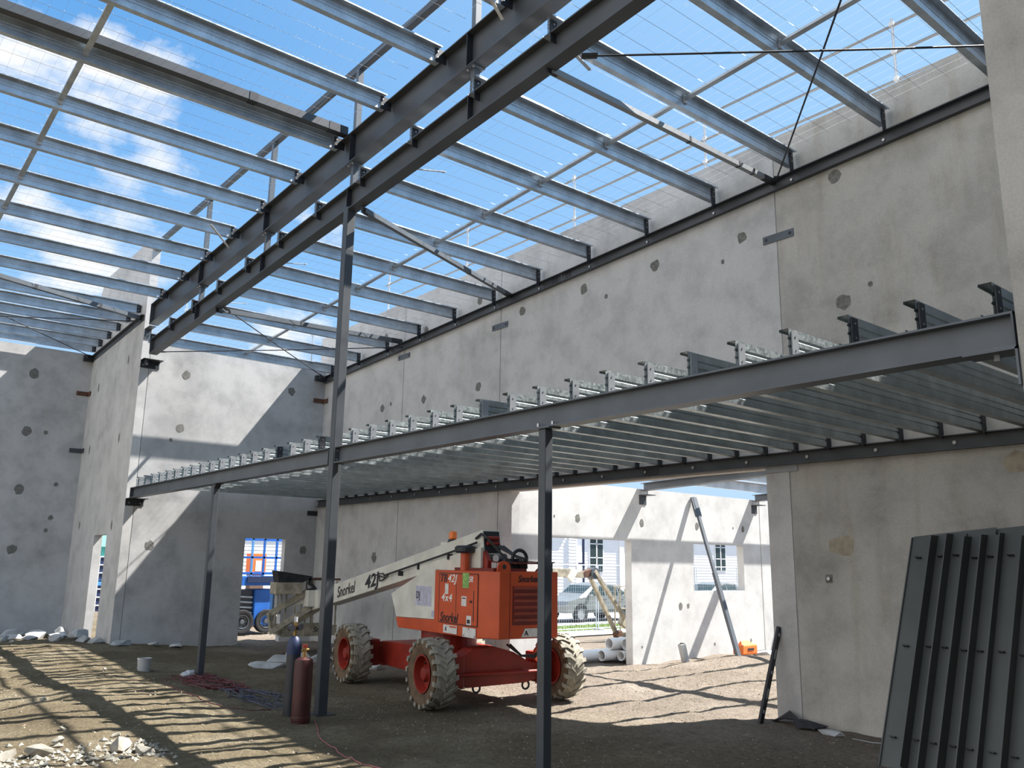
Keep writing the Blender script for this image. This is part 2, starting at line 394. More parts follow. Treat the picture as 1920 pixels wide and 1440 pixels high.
# wall across the room beyond the opening
wf = panel_wall('wall_far', 'sunlit pale concrete wall of the next room with a wide doorway and a window', PYf(YF), [XW+TH, 17.13, 24], -.5, lambda u: 3.40,
                [(10.45, 12.73, -1, 2.35), (14.66, 16.45, 1.35, 2.34)], [M['concw'], M['concw']], gap=.03)
MB().cells([XW, XW+TH], [-.5, 3.5], [], PYf(YF), .02)
for i, (u, z, r) in enumerate([(11.25, 2.72, .06), (13.05, 2.71, .06), (14.82, 2.71, .06), (16.47, 2.71, .06), (10.65, 2.74, .02), (16.1, 2.72, .02), (14.2, 1.05, .06), (14.45, 1.06, .04), (13.0, .3, .02), (15.3, .25, .025), (16.6, .27, .03)]):
    blob(wf, PYf(YF), u, z, r, r*1.3, M['patch'], 120+i)
wq = struct('wall_unseen_shade', 'added concrete wall behind the viewer, unseen, keeping skylight off the back wall')
MB().cells([-14, -9, -5, X1], [-.5, 3.2, 8.2], [(-9, -5, -1, 3.2)], PYn(-4.0), TH).build('panel', M['conc2'], wq)  # unseen wall added behind the camera to darken the back wall
# right and near walls of the next room (outside the frame, seen only from the side)
wo = struct('wall_outer', 'outer concrete wall of the next room')
MB().box(23.8, 24, -2, YF, -.5, 3.4).build('panel', M['concw'], wo)

# ------------------------------------------------------------------ steel sections
def ub(mb, p, q, d, w, tf=.014, tw=.010):
    h, b, t = d/2, w/2, tw/2
    return mb.prof(p, q, [(-b, -h), (b, -h), (b, -h+tf), (t, -h+tf), (t, h-tf), (b, h-tf), (b, h), (-b, h), (-b, h-tf), (-t, h-tf), (-t, -h+tf), (-b, -h+tf)])
def pfc(mb, p, q, d, w, side=1, tf=.012, tw=.008):
    h = d/2; pts = [(0, -h), (w, -h), (w, -h+tf), (tw, -h+tf), (tw, h-tf), (w, h-tf), (w, h), (0, h)]
    if side < 0: pts = [(-x, y) for x, y in reversed(pts)]
    return mb.prof(p, q, pts)

# mezzanine beam, two lengths bolted to the tall column
BT = 3.322; BD = .215
def mez(y0, y1, label):
    t = thing('floor_beam', label, 'beam', (X1+.075, (y0+y1)/2, 0))
    cy = (y0+y1)/2
    ub(MB(), (0, y0-cy, BT-BD/2), (0, y1-cy, BT-BD/2), BD, .15).build('section', M['steel2'], t)
    for yy in (y0+.006-cy, y1-.006-cy): MB().box(-.072, .072, yy-.006, yy+.006, BT-BD-.01, BT).build('end_plate', M['steel'], t)
    return t
m1 = mez(YN+.01, 9.89, 'long grey steel floor beam from the near pier to the tall column')
m2 = mez(10.06, YB-.25, 'grey steel floor beam from the tall column to the back wall pier')
for (yy, xx) in ((5.7, -.045), (5.9, -.045), (5.7, .045), (5.9, .045)): MB().cyl((xx, yy-5.82, BT-BD+.012), (xx, yy-5.82, BT-BD+.05), .016, 6).build('bolt', M['bolt'], m1)
# bracket of the near end
t = thing('beam_seat_bracket', 'L-shaped steel seat bracket under the beam at the near pier', 'bracket', (X1+.075, YN, BT-BD))
MB().box(-.09, .09, 0, .3, -.012, 0).build('seat', M['steel2'], t); MB().box(-.09, .09, 0, .012, -.22, 0).build('wall_leg', M['steel2'], t)
MB().cyl((0, .14, -.05), (0, .14, .03), .018, 6).build('bolt', M['bolt'], t)
# joists
NJ = 38; JS = .45; J0 = YN+.11
def joist(label, y, dark):
    t = thing('floor_joist', label, 'joist', (X1+.02, y, BT), 0, 'galvanised joists over the floor beam')
    L = XW-.02-(X1+.02); h = .203; w = .076; e = .003; lip = .018
    # C section: web on the near side with two shallow ribs, flanges to the far side
    m = MB()
    out = [(0, 0), (w, 0), (w, lip), (w-e, lip), (w-e, e), (e, e), (e, .06), (e+.008, .068), (e+.008, .078), (e, .086), (e, .118), (e+.008, .126), (e+.008, .136), (e, .144), (e, h-e), (w-e, h-e), (w-e, h-lip), (w, h-lip), (w, h), (0, h),
           (0, .144), (.008, .136), (.008, .126), (0, .118), (0, .086), (.008, .078), (.008, .068), (0, .06)]
    n = len(out); vs = [(0, a, b) for a, b in out]+[(L, a, b) for a, b in out]
    m.poly(vs, [(i, (i+1) % n, n+(i+1) % n, n+i) for i in range(n)])
    # end caps as strips
    for ex in (0, n):
        pass
    m.build('channel', M['galvj'], t)
    c = MB().box(.025, .105, -.012, -.002, -.001, .188).build('cleat', dark and M['black'] or M['alum'], t)
    for zz in (.05, .15): MB().cyl((.065, -.016, zz), (.065, -.011, zz), .008, 6).build('bolt', M['bolt'], c)
    MB().box(L-.10, L-.02, -.012, -.002, -.03, .19).build('cleat', M['black'], t)
    return t
jp = joist('galvanised floor joist nearest the near concrete pier', J0, True)
jg = None
for i in range(NJ):
    y = J0+JS*i
    if y > YB-.12: break
    if abs(y-9.975) < .1: pass
    lab = 'galvanised floor joist, %s one counted from the near pier' % ordn(i)
    if i == 0: jp['label'] = lab; continue
    if i in (1, 2): j = dup(jp, (X1+.02, y, BT), lab)
    else:
        if jg is None: jg = joist(lab, y, False); j = jg
        else: j = dup(jg, (X1+.02, y, BT), lab)
    if i in (19, 22):
        for c in j.children:
            if c.name.startswith('cleat') and c.data.vertices[0].co.x < 1:
                c.data = c.data.copy(); c.data.materials[0] = M['black']
# floor ledger on the long wall
t = thing('floor_ledger', 'dark steel channel bolted along the long wall under the joist ends', 'steel channel', (XW, 10, 0))
for (a, b) in ((YN+.05, 8.395), (8.405, YB-.02)):
    pfc(MB(), (-.001, a-10, BT-.085), (-.001, b-10, BT-.085), .165, .075, -1).build('channel', M['steel'], t)
MB().box(-.012, -.001, 8.25-10, 8.55-10, BT-.14, BT-.03).build('splice_plate', M['black'], t)
for k in range(20):
    yy = 2.2+.9*k
    if yy < YB-.3: MB().cyl((-.03, yy-10, BT-.085), (-.01, yy-10, BT-.085), .022, 8).build('bolt', M['bolt'], t)

# ------------------------------------------------------------------ columns
def column(label, y, top, w=.10, base=0., faces=None, plate=.13):
    t = thing('steel_column', label, 'column', (X1+.05, y, base))
    MB().box(-.05, -.05+w, -w/2, w/2, -.1, top-base).build('shaft', M['steel'], t, bevel=.008)
    return t
c1 = column('tall slim dark steel column rising past the floor beam to the rafter', 9.975, 6.69, .125)
MB().box(-.11, .15, -.15, .15, -.02, .02).build('base_plate', M['black'], c1)
for zz in (BT-.17, BT-.05):
    for sy in (-1, 1): MB().cyl((-.01, sy*.065, zz), (-.01, sy*.1, zz), .014, 6).build('bolt', M['bolt'], c1)
c2 = column('dark steel column in front of the orange machine under the floor beam', 5.82, BT-BD-.012, .095)
MB().box(-.07, .08, -.12, .12, BT-BD-.012, BT-BD).build('cap_plate', M['steel2'], c2)
c3 = column('dark steel column beneath the floor beam near the back wall', 14.12, BT-BD-.01, .10)
MB().box(-.07, .08, -.14, .14, BT-BD-.012, BT-BD).build('cap_plate', M['steel'], c3)
MB().poly([(-.045, -.13, BT-BD-.012), (-.045, .13, BT-BD-.012), (-.045, 0, BT-BD-.13), (.045, -.13, BT-BD-.012), (.045, .13, BT-BD-.012), (.045, 0, BT-BD-.13)],
          [(0, 1, 2), (3, 5, 4), (0, 3, 4, 1), (1, 4, 5, 2), (2, 5, 3, 0)]).build('gusset', M['black'], c3)
MB().box(-.12, .14, -.13, .13, -.02, .015).build('base_plate', M['black'], c3)

# ------------------------------------------------------------------ rafters
SL = .0538
zlb = lambda y: 7.185-.0542*y          # underside of lower rafter
zub = lambda y: 7.895-.0535*y          # underside of upper rafter
LD, UD = .335, .465
def raft(name, label, zf, D, y0, y1, w, stiff):
    cy = (y0+y1)/2; t = thing(name, label, 'rafter', (X1+w/2, cy, 0))
    a, b = (0, y0-cy, zf(y0)+D/2), (0, y1-cy, zf(y1)+D/2)
    ub(MB(), a, b, D, w, .016, .01).build('section', M['steel'], t)
    for s in stiff:
        for sg in (-1, 1):
            MB().box(min(0, sg*(w/2-.004)), max(0, sg*(w/2-.004)), s-.006-cy, s+.006-cy, zf(s)+.016, zf(s)+D-.016).build('stiffener', M['black'], t)
    MB().box(-w/2, w/2, y1-cy-.012, y1-cy, zf(y1), zf(y1)+D).build('end_plate', M['steel'], t)
    return t
PY_ = [4.15, 7.15, 9.97, 12.88, 15.9]
rl = raft('lower_rafter', 'lower dark steel rafter carrying the right-hand purlins along the column line', zlb, LD, 1.77, 18.62, .165, [7.15, 9.97, 12.88, 15.9])
ru = raft('upper_rafter', 'deep upper dark steel rafter where the left-hand purlins end', zub, UD, 1.77, 18.85, .19, [7.2, 9.97, 12.88, 15.9])
def zrail(y): return 8.93-.002*y
t = thing('parapet_rail', 'dark square steel rail running high above the upper rafter on posts', 'steel rail', (X1+.1, 10, 0))
MB().bar((0, -8.2, 8.88), (0, 9.18, 8.88), .09, .09).build('section', M['steel'], t)
MB().box(-.06, .08, 9.1, 9.18, 8.72, 8.94).build('end_bracket', M['steel2'], t)
for i, y in enumerate(PY_):
    lb = ['nearest the camera, above the top edge of the photo', 'nearest to the top edge of the photo', 'standing directly over the tall column', 'second beyond the tall column', 'nearest the back pier']
    lb = ['nearest the camera, up beyond the rafters', 'crossing both rafters near the top edge', 'standing directly over the tall column', 'next beyond the tall column', 'nearest the back pier']
    t = thing('parapet_post', 'slim steel post through both rafters, '+lb[i], 'steel post', (X1+.1, y, 0), 0, 'posts between the two rafters')
    za, zb, zc = zlb(y)+LD, zub(y), zub(y)+UD
    MB().box(-.04, .04, -.04, .04, za, zb-.01).build('lower_stub', M['steel2'], t)
    MB().box(-.04, .04, -.04, .04, zc, 8.835).build('upper_stub', M['steel2'], t)
    p = MB().box(-.09, .09, -.08, .08, zb-.012, zb).build('cap_plate', M['steel2'], t)
    for sx in (-1, 1):
        for sy in (-1, 1): MB().cyl((sx*.065, sy*.055, zb-.03), (sx*.065, sy*.055, zb-.01), .012, 6).build('bolt', M['bolt'], p)
# brackets holding the rafters on the back pier
t = thing('rafter_bracket', 'black bolted steel bracket under the lower rafter on the pier edge', 'bracket', (X1+.08, YB, 6.14))
MB().box(-.08, .32, -.012, 0, -.16, 0).build('wall_plate', M['black'], t); MB().box(-.08, .34, -.24, 0, 0, .012).build('seat', M['black'], t)
MB().box(-.02, .02, -.22, 0, -.13, 0).build('gusset', M['black'], t)
for sx in (-.03, .25): MB().cyl((sx, -.03, -.1), (sx, -.01, -.1), .016, 6).build('bolt', M['bolt'], t)
t = thing('rafter_cleat', 'small dark bolted cleat under the end of the upper rafter', 'bracket', (X1+.09, YB, 6.86))
MB().box(-.07, .07, -.012, 0, -.22, 0).build('wall_plate', M['steel'], t); MB().box(-.07, .07, -.32, 0, 0, .012).build('seat', M['steel'], t)
for sx in (-.03, .03): MB().cyl((sx, -.03, -.12), (sx, -.01, -.12), .014, 6).build('bolt', M['bolt'], t)
t = thing('beam_bracket', 'black steel bracket with white ledge under the floor beam on the pier', 'bracket', (X1+.0, YB, 3.1))
MB().box(.0, .37, -.012, 0, -.14, 0).build('wall_plate', M['black'], t); MB().box(0, .40, -.26, 0, .0, .012).build('seat', M['black'], t)
for sx in (.07, .3): MB().cyl((sx, -.03, -.08), (sx, -.01, -.08), .014, 6).build('bolt', M['bolt'], t)

# ------------------------------------------------------------------ roof ledger and pier angle
zlt = lambda y: 7.395-.0505*y
t = thing('roof_ledger', 'dark steel channel bolted high along the long wall under the purlin ends', 'steel channel', (XW, 10, 0))
for (a, b) in ((YN+.05, 10.37), (10.385, YB-.02)):
    pfc(MB(), (-.001, a-10, zlt(a)-.085), (-.001, b-10, zlt(b)-.085), .17, .075, -1).build('channel', M['steel'], t)
for yy in (10.2, 10.55): MB().box(-.014, 0, yy-.07-10, yy+.07-10, zlt(yy)-.13, zlt(yy)-.02).build('splice_plate', M['black'], t)
RY = [1.87+1.29*k for k in range(14)]
for yy in RY: MB().cyl((-.03, yy-10+.05, zlt(yy)-.10), (-.01, yy-10+.05, zlt(yy)-.10), .018, 8).build('bolt', M['bolt'], t)
t = thing('pier_roof_angle', 'dark steel angle sloping along the top of the back pier', 'steel angle', (X1, 21.3, 0))
za = lambda y: 7.20-.047*(y-19.2)
MB().prof((0, 19.25-21.3, za(19.25)), (0, 23.5-21.3, za(23.5)), [(0, -.13), (0, .0), (-.075, .0), (-.075, -.012), (-.012, -.012), (-.012, -.13)]).build('angle', M['steel'], t)

# ------------------------------------------------------------------ purlins  (Z section: top flange towards camera, bottom flange away)
def zsec(h=.2, w=.075, e=.003, lip=.018):
    return [(-w, h-lip), (-w, h), (e/2, h), (e/2, .13), (e/2+.006, .122), (e/2+.006, .112), (e/2, .104), (e/2, .09), (e/2+.006, .082), (e/2+.006, .072), (e/2, .064), (e/2, e), (w-e, e), (w-e, lip), (w, lip), (w, 0), (-e/2, 0),
            (-e/2, .064), (-e/2+.006, .072), (-e/2+.006, .082), (-e/2, .09), (-e/2, .104), (-e/2+.006, .112), (-e/2+.006, .122), (-e/2, .13), (-e/2, h-e), (-w+e, h-e), (-w+e, h-lip)]
def zbar(L, flip=False):
    out = zsec(); n = len(out); m = MB()
    m.poly([(0, a, b) for a, b in out]+[(L, a, b) for a, b in out], [(i, (i+1) % n, n+(i+1) % n, n+i) for i in range(n)])
    return m
rp = None
k_lab = 0
for i, y in enumerate(RY):
    z = 7.49-.0565*y
    lab = 'galvanised roof purlin right of the rafters, %s one from the near end' % ordn(i)
    loc = (X1-.03, y, z)
    if rp is None:
        rp = thing('roof_purlin', lab, 'purlin', loc, 0, 'galvanised purlins between rafter and long wall')
        L = XW-.05-(X1-.03); zbar(L).build('z_section', M['galvd'], rp)
        for a, zz in ((.03, -.085), (L-.09, -.12)):
            c = MB().box(a, a+.085, -.014, -.004, zz+.02, .185).build('cleat', M['black'], rp)
            for q in (.06, .14): MB().cyl((a+.045, -.024, q), (a+.045, -.012, q), .011, 6).build('bolt', M['bolt'], c)
        continue
    dup(rp, loc, lab)
lp = None
LY = [1.35+1.275*k for k in range(14)]
LYY = [(y, 8.42-.0535*y-.2) for y in LY if y < 18.3]+[(y, 8.55-.0535*y-.2) for y in (19.6, 20.4, 21.2, 22.0, 22.8, 23.4)]
for i, (y, z) in enumerate(LYY):
    lab = 'galvanised roof purlin left of the rafters, %s one from the near end' % ordn(i)
    loc = (-9, y, z)
    if lp is None:
        lp = thing('roof_purlin', lab, 'purlin', loc, 0, 'galvanised purlins left of the upper rafter')
        L = X1-.03+9; zbar(L).build('z_section', M['galvd'], lp)
        c = MB().box(L-.06, L+.1, -.014, -.004, .01, .185).build('cleat', M['black'], lp)
        for q in (.06, .14): MB().cyl((L-.03, -.024, q), (L-.03, -.012, q), .011, 6).build('bolt', M['bolt'], c)
        last = lp; continue
    last = dup(lp, loc, lab)
# pier purlins sit on taller black cleats
# bridging lines
def bridging(name, label, x, ys, zf):
    t = thing(name, label, 'bridging', (x, 0, 0))
    for a, b in zip(ys[:-1], ys[1:]):
        za_, zb_ = zf(a)+.12, zf(b)+.12
        MB().prof((0, a+.03, za_), (0, b-.02, zb_), [(-.035, -.014), (.035, -.014), (.035, .014), (-.035, .014)]).build('strut', M['galvd'], t)
        MB().box(-.03, .03, a-.025, a-.004, za_-.06, za_+.04).build('clip', M['galv'], t)
    return t
bridging('purlin_bridging', 'thin galvanised bridging line crossing the right-hand purlins at mid span', 7.30, RY, lambda y: 7.49-.0565*y)
bridging('purlin_bridging', 'thin galvanised bridging line crossing the left-hand purlins', 1.76, [y for y, z in LYY][:-6], lambda y: 8.22-.0535*y)

# struts and rods in the roof plane
def strut(label, p, q, w, mat, bands=(), name='roof_strut'):
    t = thing(name, label, 'steel tube', p)
    d = V(q)-V(p)
    MB().bar((0, 0, 0), d, w, w).build('tube', mat, t)
    MB().bar(-d.normalized()*.06, d.normalized()*.08, w*.3, w*1.3).build('end_cleat', M['black'], t)
    MB().bar(d-d.normalized()*.25, d+d.normalized()*.04, w*1.06, w*1.06).build('end_cleat', M['black'], t)
    for b in bands: MB().bar(d*b, d*(b+.008), w*1.08, w*1.08).build('band', M['black'], t)
    return t
strut('square steel tube strut from the lower rafter to the wall above the mezzanine, nearest one', (X1+.12, 5.85, 6.87), (XW-.06, 6.06, 7.06), .065, M['alum'], (.55, .8, .88))
strut('steel strut slanting from the head of the tall column to the wall', (X1+.15, 9.72, 6.60), (XW-.06, 11.75, 6.80), .07, M['steel2'], (.65,))
strut('steel strut from the lower rafter to the wall nearest the back', (X1+.12, 14.95, 6.36), (XW-.06, 15.6, 6.66), .085, M['steel2'], (.4,))
strut('dark square tube lying along the third visible left-hand purlin', (-9, 10.06, 7.85), (X1-.06, 10.06, 7.85), .115, M['steel'], (.67, .9), 'eave_tube')
strut('pale steel tube under the left purlins ending at the back pier', (X1-.05, 19.45, 7.16), (-2.3, 16.76, 7.24), .085, M['steel2'], (.12, .3))
def rod(label, p, q, r=.011, plate=True):
    t = thing('brace_rod', label, 'brace rod', p); d = V(q)-V(p)
    MB().tube([(0, 0, 0), d*.5+V((0, 0, -.012)), d], r, 6).build('rod', M['black'], t)
    if plate:
        a = d.normalized()
        for o in (V((0, 0, 0)), d-a*.16): MB().bar(o, o+a*.16, .09, .012).build('end_plate', M['black'], t)
        MB().cyl(d*.93, d*.96, .02, 8).build('turnbuckle', M['black'], t)
    return t
rod('long thin black brace rod running nearly level across the top right sky', (X1+.17, 5.45, 6.86), (XW-.04, 1.95, 7.12))
rod('thin black brace rod dropping steeply to the ledger at the top right', (XW-.10, 5.98, 7.02), (X1+.12, 2.1, 7.10))
rod('thin brace rod crossing down to the corner of the long wall', (X1+.15, 14.75, 6.36), (XW-.1, 19.0, 6.36))
rod('thin brace rod running nearly level low over the back bay', (X1+.12, 18.4, 6.20), (XW-.06, 15.45, 6.50))
rod('thin rod nearly level under the left purlins to the pier', (X1-.06, 19.55, 7.10), (-1.0, 23.15, 6.98), .010)
rod('thin rod slanting under the left purlins to the rear corner', (X1-.08, 23.45, 6.98), (-2.4, 15.95, 7.32), .010)
# short fly braces (loose metal straps)
for lab, p, q in (('short bright metal strap hanging against the upper rafter near the back', (X1-.02, 14.25, 7.30), (4.42, 13.3, 7.28)),
                  ('short metal strap hanging against the upper rafter near the top edge', (X1-.02, 6.5, 7.75), (4.72, 6.4, 8.0)),
                  ('short metal strap poking out under the lower rafter beside the top strut', (X1+.165, 5.6, 7.0), (5.85, 5.86, 7.12)),
                  ('short metal strap poking out under the lower rafter right of the tall column', (X1+.165, 8.45, 6.75), (5.85, 8.58, 6.93)),
                  ('short metal strap poking out under the lower rafter near the back', (X1+.165, 14.6, 6.42), (5.7, 14.75, 6.52)),
                  ('short metal strap poking out under the lower rafter at the middle', (X1+.165, 12.3, 6.55), (5.75, 12.4, 6.66))):
    t = thing('fly_brace', lab, 'strap', p); d = V(q)-V(p)
    MB().bar((0, 0, 0), d, .04, .006).build('strap', M['galv'], t); MB().cyl(d*.93+V((0, 0, -.012)), d*.93+V((0, 0, .015)), .01, 6).build('bolt', M['bolt'], t)

# safety mesh on top of the purlins
def safety(label, x0, x1, y0, y1, zf, sx, sy, r1, r2):
    m = MB(); rnd = random.Random(3)
    y = y0
    def seg(p, q, r):
        p, q = V(p), V(q); a = (q-p).normalized(); u = V((0, 0, 1)); rr = a.cross(u).normalized()
        o = [rr*r, rr*(-r*.5)+u*(r*.87), rr*(-r*.5)-u*(r*.87)]
        m.poly([p+k for k in o]+[q+k for k in o], [(0, 1, 4, 3), (1, 2, 5, 4), (2, 0, 3, 5)])
    while y < y1:
        n = 4; pts = [(x0+(x1-x0)*k/n, y+rnd.uniform(-.012, .012), zf(y)-(.02 if 0 < k < n else 0)*rnd.random()) for k in range(n+1)]
        for a, b in zip(pts[:-1], pts[1:]): seg(a, b, r1)
        y += sx
    x = x0+.05
    while x < x1:
        pts = []
        yy = y0
        while yy <= y1: pts.append((x+rnd.uniform(-.006, .006), yy, zf(yy)-.004)); yy += 1.29
        for a, b in zip(pts[:-1], pts[1:]): seg(a, b, r2)
        x += sy
    return tag(m.build('safety_mesh', M['wire']), label, 'wire mesh')
safety('fine wire safety mesh laid over the right-hand purlins', X1+.0, XW-.1, YN+.1, YB-.3, lambda y: 7.70-.0565*y, .30, .15, .0022, .0012)
safety('fine wire safety mesh laid over the left-hand purlins', -6, X1-.1, 2.0, 23.3, lambda y: (8.43 if y < 18.6 else 8.56)-.0535*y, .30, .15, .0022, .0012)

# ------------------------------------------------------------------ joint plates on the walls
for (y, z, lab) in ((6.05, 6.265, 'grey joint plate bolted on the long wall at upper right'), (12.09, 6.28, 'grey joint plate on the middle joint of the long wall'), (15.47, 6.30, 'grey joint plate on the long wall joint nearest the back')):
    t = thing('joint_plate', lab, 'steel plate', (XW, y, z), 0, 'joint plates of the long wall')
    MB().box(-.014, 0, -.235, .235, -.055, .055).build('plate', M['steel2'], t)
    for s in (-1, 1): MB().box(-.02, -.013, s*.185-.018, s*.185+.018, -.018, .018).build('bolt', M['black'], t)
t = thing('underledger_plate', 'grey steel plate under the floor ledger at the top of the wall end', 'steel plate', (XW, 6.2, 3.1))
MB().box(-.012, 0, -.25, .22, -.03, .055).build('plate', M['alum'], t)
for (p, q, mat, lab) in (((XW-.16, YB-.012, 5.80), .9, 'rust', 'rusty angle cleat tying the back wall corner above the floor'), ((XW-.13, YB-.012, 3.0), .9, 'black', 'dark angle cleat in the back wall corner below the floor'),
                         ((X1-.16, YL-.012, 6.0), .9, 'rust', 'rusty angle cleat high in the left corner'), ((X1-.16, YL-.012, 4.52), .9, 'steel', 'grey angle cleat midway down the left corner')):
    t = thing('corner_cleat', lab, 'bracket', p)
    MB().box(-.14, .15, -.006, .006, -.055, .055).build('leg', M[mat], t); MB().box(.135, .15, -.2, 0, -.055, .055).build('leg', M[mat], t)
t = thing('corner_bracket', 'black steel cleat at the left corner under the roof angle', 'bracket', (X1, YL, 6.95)); MB().box(-.24, 0, -.1, 0, -.1, .05).build('plate', M['black'], t); MB().cyl((-.18, -.12, 0), (-.18, -.1, 0), .016, 6).build('bolt', M['bolt'], t)
t = thing('corner_bracket', 'black steel cleat at the long wall corner under the roof ledger', 'bracket', (XW, YB, 6.40)); MB().box(-.3, 0, -.1, 0, -.11, .03).build('plate', M['black'], t); MB().cyl((-.22, -.12, -.03), (-.22, -.1, -.03), .016, 6).build('bolt', M['bolt'], t)

# ------------------------------------------------------------------ edge-protection rail outside the long wall
HX = XW+TH+.2
def zh(y): return 0
HY = [-1.6, 1.45, 4.45, 7.49, 10.45, 13.74, 16.9]
for i, y in enumerate(HY):
    if y < 1: continue
    t = thing('guardrail_post', 'galvanised guardrail post above the long wall, %s one from the near end' % ordn(i-1), 'guardrail post', (HX, y, 7.2), 0, 'guardrail posts outside the long wall')
    MB().cyl((0, 0, 0), (0, 0, 1.72), .018, 8).build('tube', M['galv'], t)
    for q in (.85, 1.24, 1.64): MB().box(-.03, .03, -.03, .03, q-.03, q+.03).build('clamp', M['galv'], t)
    MB().box(-.22, .02, -.02, .02, .02, .05).build('foot', M['galvd'], t)
for z, lab in ((8.05, 'lowest'), (8.44, 'middle'), (8.84, 'top')):
    t = MB().cyl((0, -2, 0), (0, 17.1, 0), .02, 8); o = t.build('guardrail_tube', M['alum'], None, (HX+.03, 0, z)); tag(o, '%s long scaffold tube of the guardrail above the long wall' % lab, 'guardrail tube', 'guardrail tubes')

for i, (x, lab) in enumerate(((6.16, 'guardrail post behind the back wall near the pier'), (9.4, 'guardrail post behind the back wall near the long wall'))):
    t = thing('guardrail_post', lab, 'guardrail post', (x, YB+TH+.25, 6.2)); MB().cyl((0, 0, 0), (0, 0, 1.55), .018, 8).build('tube', M['galvd'], t)
    MB().box(-.02, .02, -.27, .02, .3, .33).build('foot', M['galvd'], t)
    for q in (.98, 1.4): MB().box(-.03, .03, -.03, .03, q-.03, q+.03).build('clamp', M['galvd'], t)
tag(MB().cyl((0, 0, 0), (3.9, 0, 0), .015, 8).build('guardrail_tube', M['galvd'], None, (5.9, YB+TH+.28, 7.2)), 'thin guardrail tube running behind the top of the back wall', 'guardrail tube')
# ------------------------------------------------------------------ next room: rafters, purlins, brace
zr2 = lambda y: 3.36+.034*(YF-y)
for (x, lab, y0) in ((13.1, 'grey steel rafter of the next room landing above the sunlit wall', 2.), (16.95, 'second grey steel rafter of the next room behind the near wall', 2.), (20.8, 'third steel rafter of the next room beyond the frame', 2.)):
    t = thing('room_rafter', lab, 'rafter', (x, YF, 0))
    ub(MB(), (0, y0-YF, zr2(y0)+.075), (0, -.03, 3.436), .15, .19).build('section', M['steel2'], t)
    b = MB().box(-.12, .09, -.012, 0, 3.08, 3.26).build('bracket', M['steel'], t)
    MB().box(-.12, .12, -.24, 0, 3.262, 3.275).build('seat', M['steel'], t)
    MB().box(-.04, .0, -.14, -.0, 3.275, 3.36).build('stub', M['galv'], t)
rp2 = None
for i in range(8):
    y = YF-.35-1.2*i
    loc = (9.9, y, zr2(y)+.17); lab = 'low roof purlin of the next room, %s one from the sunlit wall' % ordn(i)
    if rp2 is None:
        rp2 = thing('low_purlin', lab, 'purlin', loc, 0, 'purlins of the low roof beyond the opening'); zbar(13.5).build('z_section', M['galv'], rp2)
    else: dup(rp2, loc, lab)
t = thing('prop_brace', 'dark telescopic brace leaning from the sunlit wall top to the ground', 'brace', (14.35, 10.39, .15))
P0, P1 = V((0, 0, 0)), V((.32, 1.25, 3.2))
MB().bar(P0, P1*.5, .08, .08).build('outer_tube', M['steel2'], t); MB().bar(P1*.5, P1*.99, .062, .062).build('inner_tube', M['steel2'], t)
MB().box(-.13, .17, -.12, .1, -.03, .0).build('foot_plate', M['black'], t); MB().bar(P1*.86, P1*.99, .14, .05).build('head_plate', M['steel2'], t)
t = thing('prop_brace', 'second brace of the next room hidden behind the near wall end', 'brace', (18.9, 10.3, .1))
MB().bar((0, 0, 0), (.1, 1.3, 3.2), .10, .10).build('outer_tube', M['steel2'], t); MB().box(-.13, .13, -.12, .12, -.03, 0).build('foot_plate', M['black'], t)

# ------------------------------------------------------------------ boom lift
LO = (7.722, 10.811, 0)
YAW = -math.radians(7.5)
lift = thing('boom_lift', 'orange and cream four-wheel boom lift parked under the floor joists', 'boom lift', LO, YAW)
def wheel(name, cx, cy, out, rad=.45, wd=.34, parent=lift, lug=True, rimmat='red', cz=None):
    cz = rad if cz is None else cz
    h = wd/2; rr = rad*.53
    prof = [(rr, -h*.75), (rad*.80, -h*.96), (rad*.90, -h*.9), (rad*.93, -h*.6), (rad*.935, 0), (rad*.93, h*.6), (rad*.90, h*.9), (rad*.80, h*.96), (rr, h*.75)]
    m = MB().lathe(prof, (0, 0, 0), 'X', 40, closed=True); m.smooth = True
    w = m.build(name, M['sidewall'] if lug else M['rubber'], parent, (cx, cy, cz))
    if lug:
        n = 19; lm = MB()
        lm.lathe([(rad*.935, -h*.8), (rad*.95, -h*.72), (rad*.95, h*.72), (rad*.935, h*.8)], (0, 0, 0), 'X', 40, closed=True)
        for k in range(n):
            for sd in (-1, 1):
                a0 = 2*PI*(k+(.5 if sd > 0 else 0))/n
                pts = []
                for (u, da) in ((0.02, .0), (.55, .10), (1.04, .13)):
                    for dw in (-.055, .055):
                        a = a0+da*1.6+dw*(1 if u < 1 else 1.25)
                        for r in (rad*.93 if u < 1 else rad*.84, rad*(1.0 if u < 1 else .955)):
                            pts.append((sd*h*u, r*math.sin(a), r*math.cos(a)))
                for q in (0, 4):
                    p = pts[q:q+8]
                    lm.poly(p, [(1, 3, 7, 5), (0, 4, 6, 2), (0, 1, 5, 4), (2, 6, 7, 3), (0, 2, 3, 1), (4, 5, 7, 6)])
        lm.build('tread', M['tyre'], w)
    rm = MB().lathe([(rr*1.02, out*h*.86), (rr*.93, out*h*.86), (rr*.86, out*h*.2), (rr*.5, out*h*.15), (rr*.42, out*h*.45), (rr*.32, out*h*.75), (.001, out*h*.78)], (0, 0, 0), 'X', 28, caps=False)
    rm.lathe([(rr*1.02, -out*h*.86), (rr*.9, -out*h*.86), (rr*.85, -out*h*.2), (.001, -out*h*.2)], (0, 0, 0), 'X', 28, caps=False)
    rm.smooth = True; rim = rm.build('rim', M[rimmat], w)
    for k in range(8):
        a = 2*PI*k/8; MB().cyl((out*h*.18, rr*.66*math.cos(a), rr*.66*math.sin(a)), (out*h*.32, rr*.66*math.cos(a), rr*.66*math.sin(a)), .012, 6).build('lug_nut', M['rubber'] if rimmat == 'red' else M['bolt'], w)
    return w
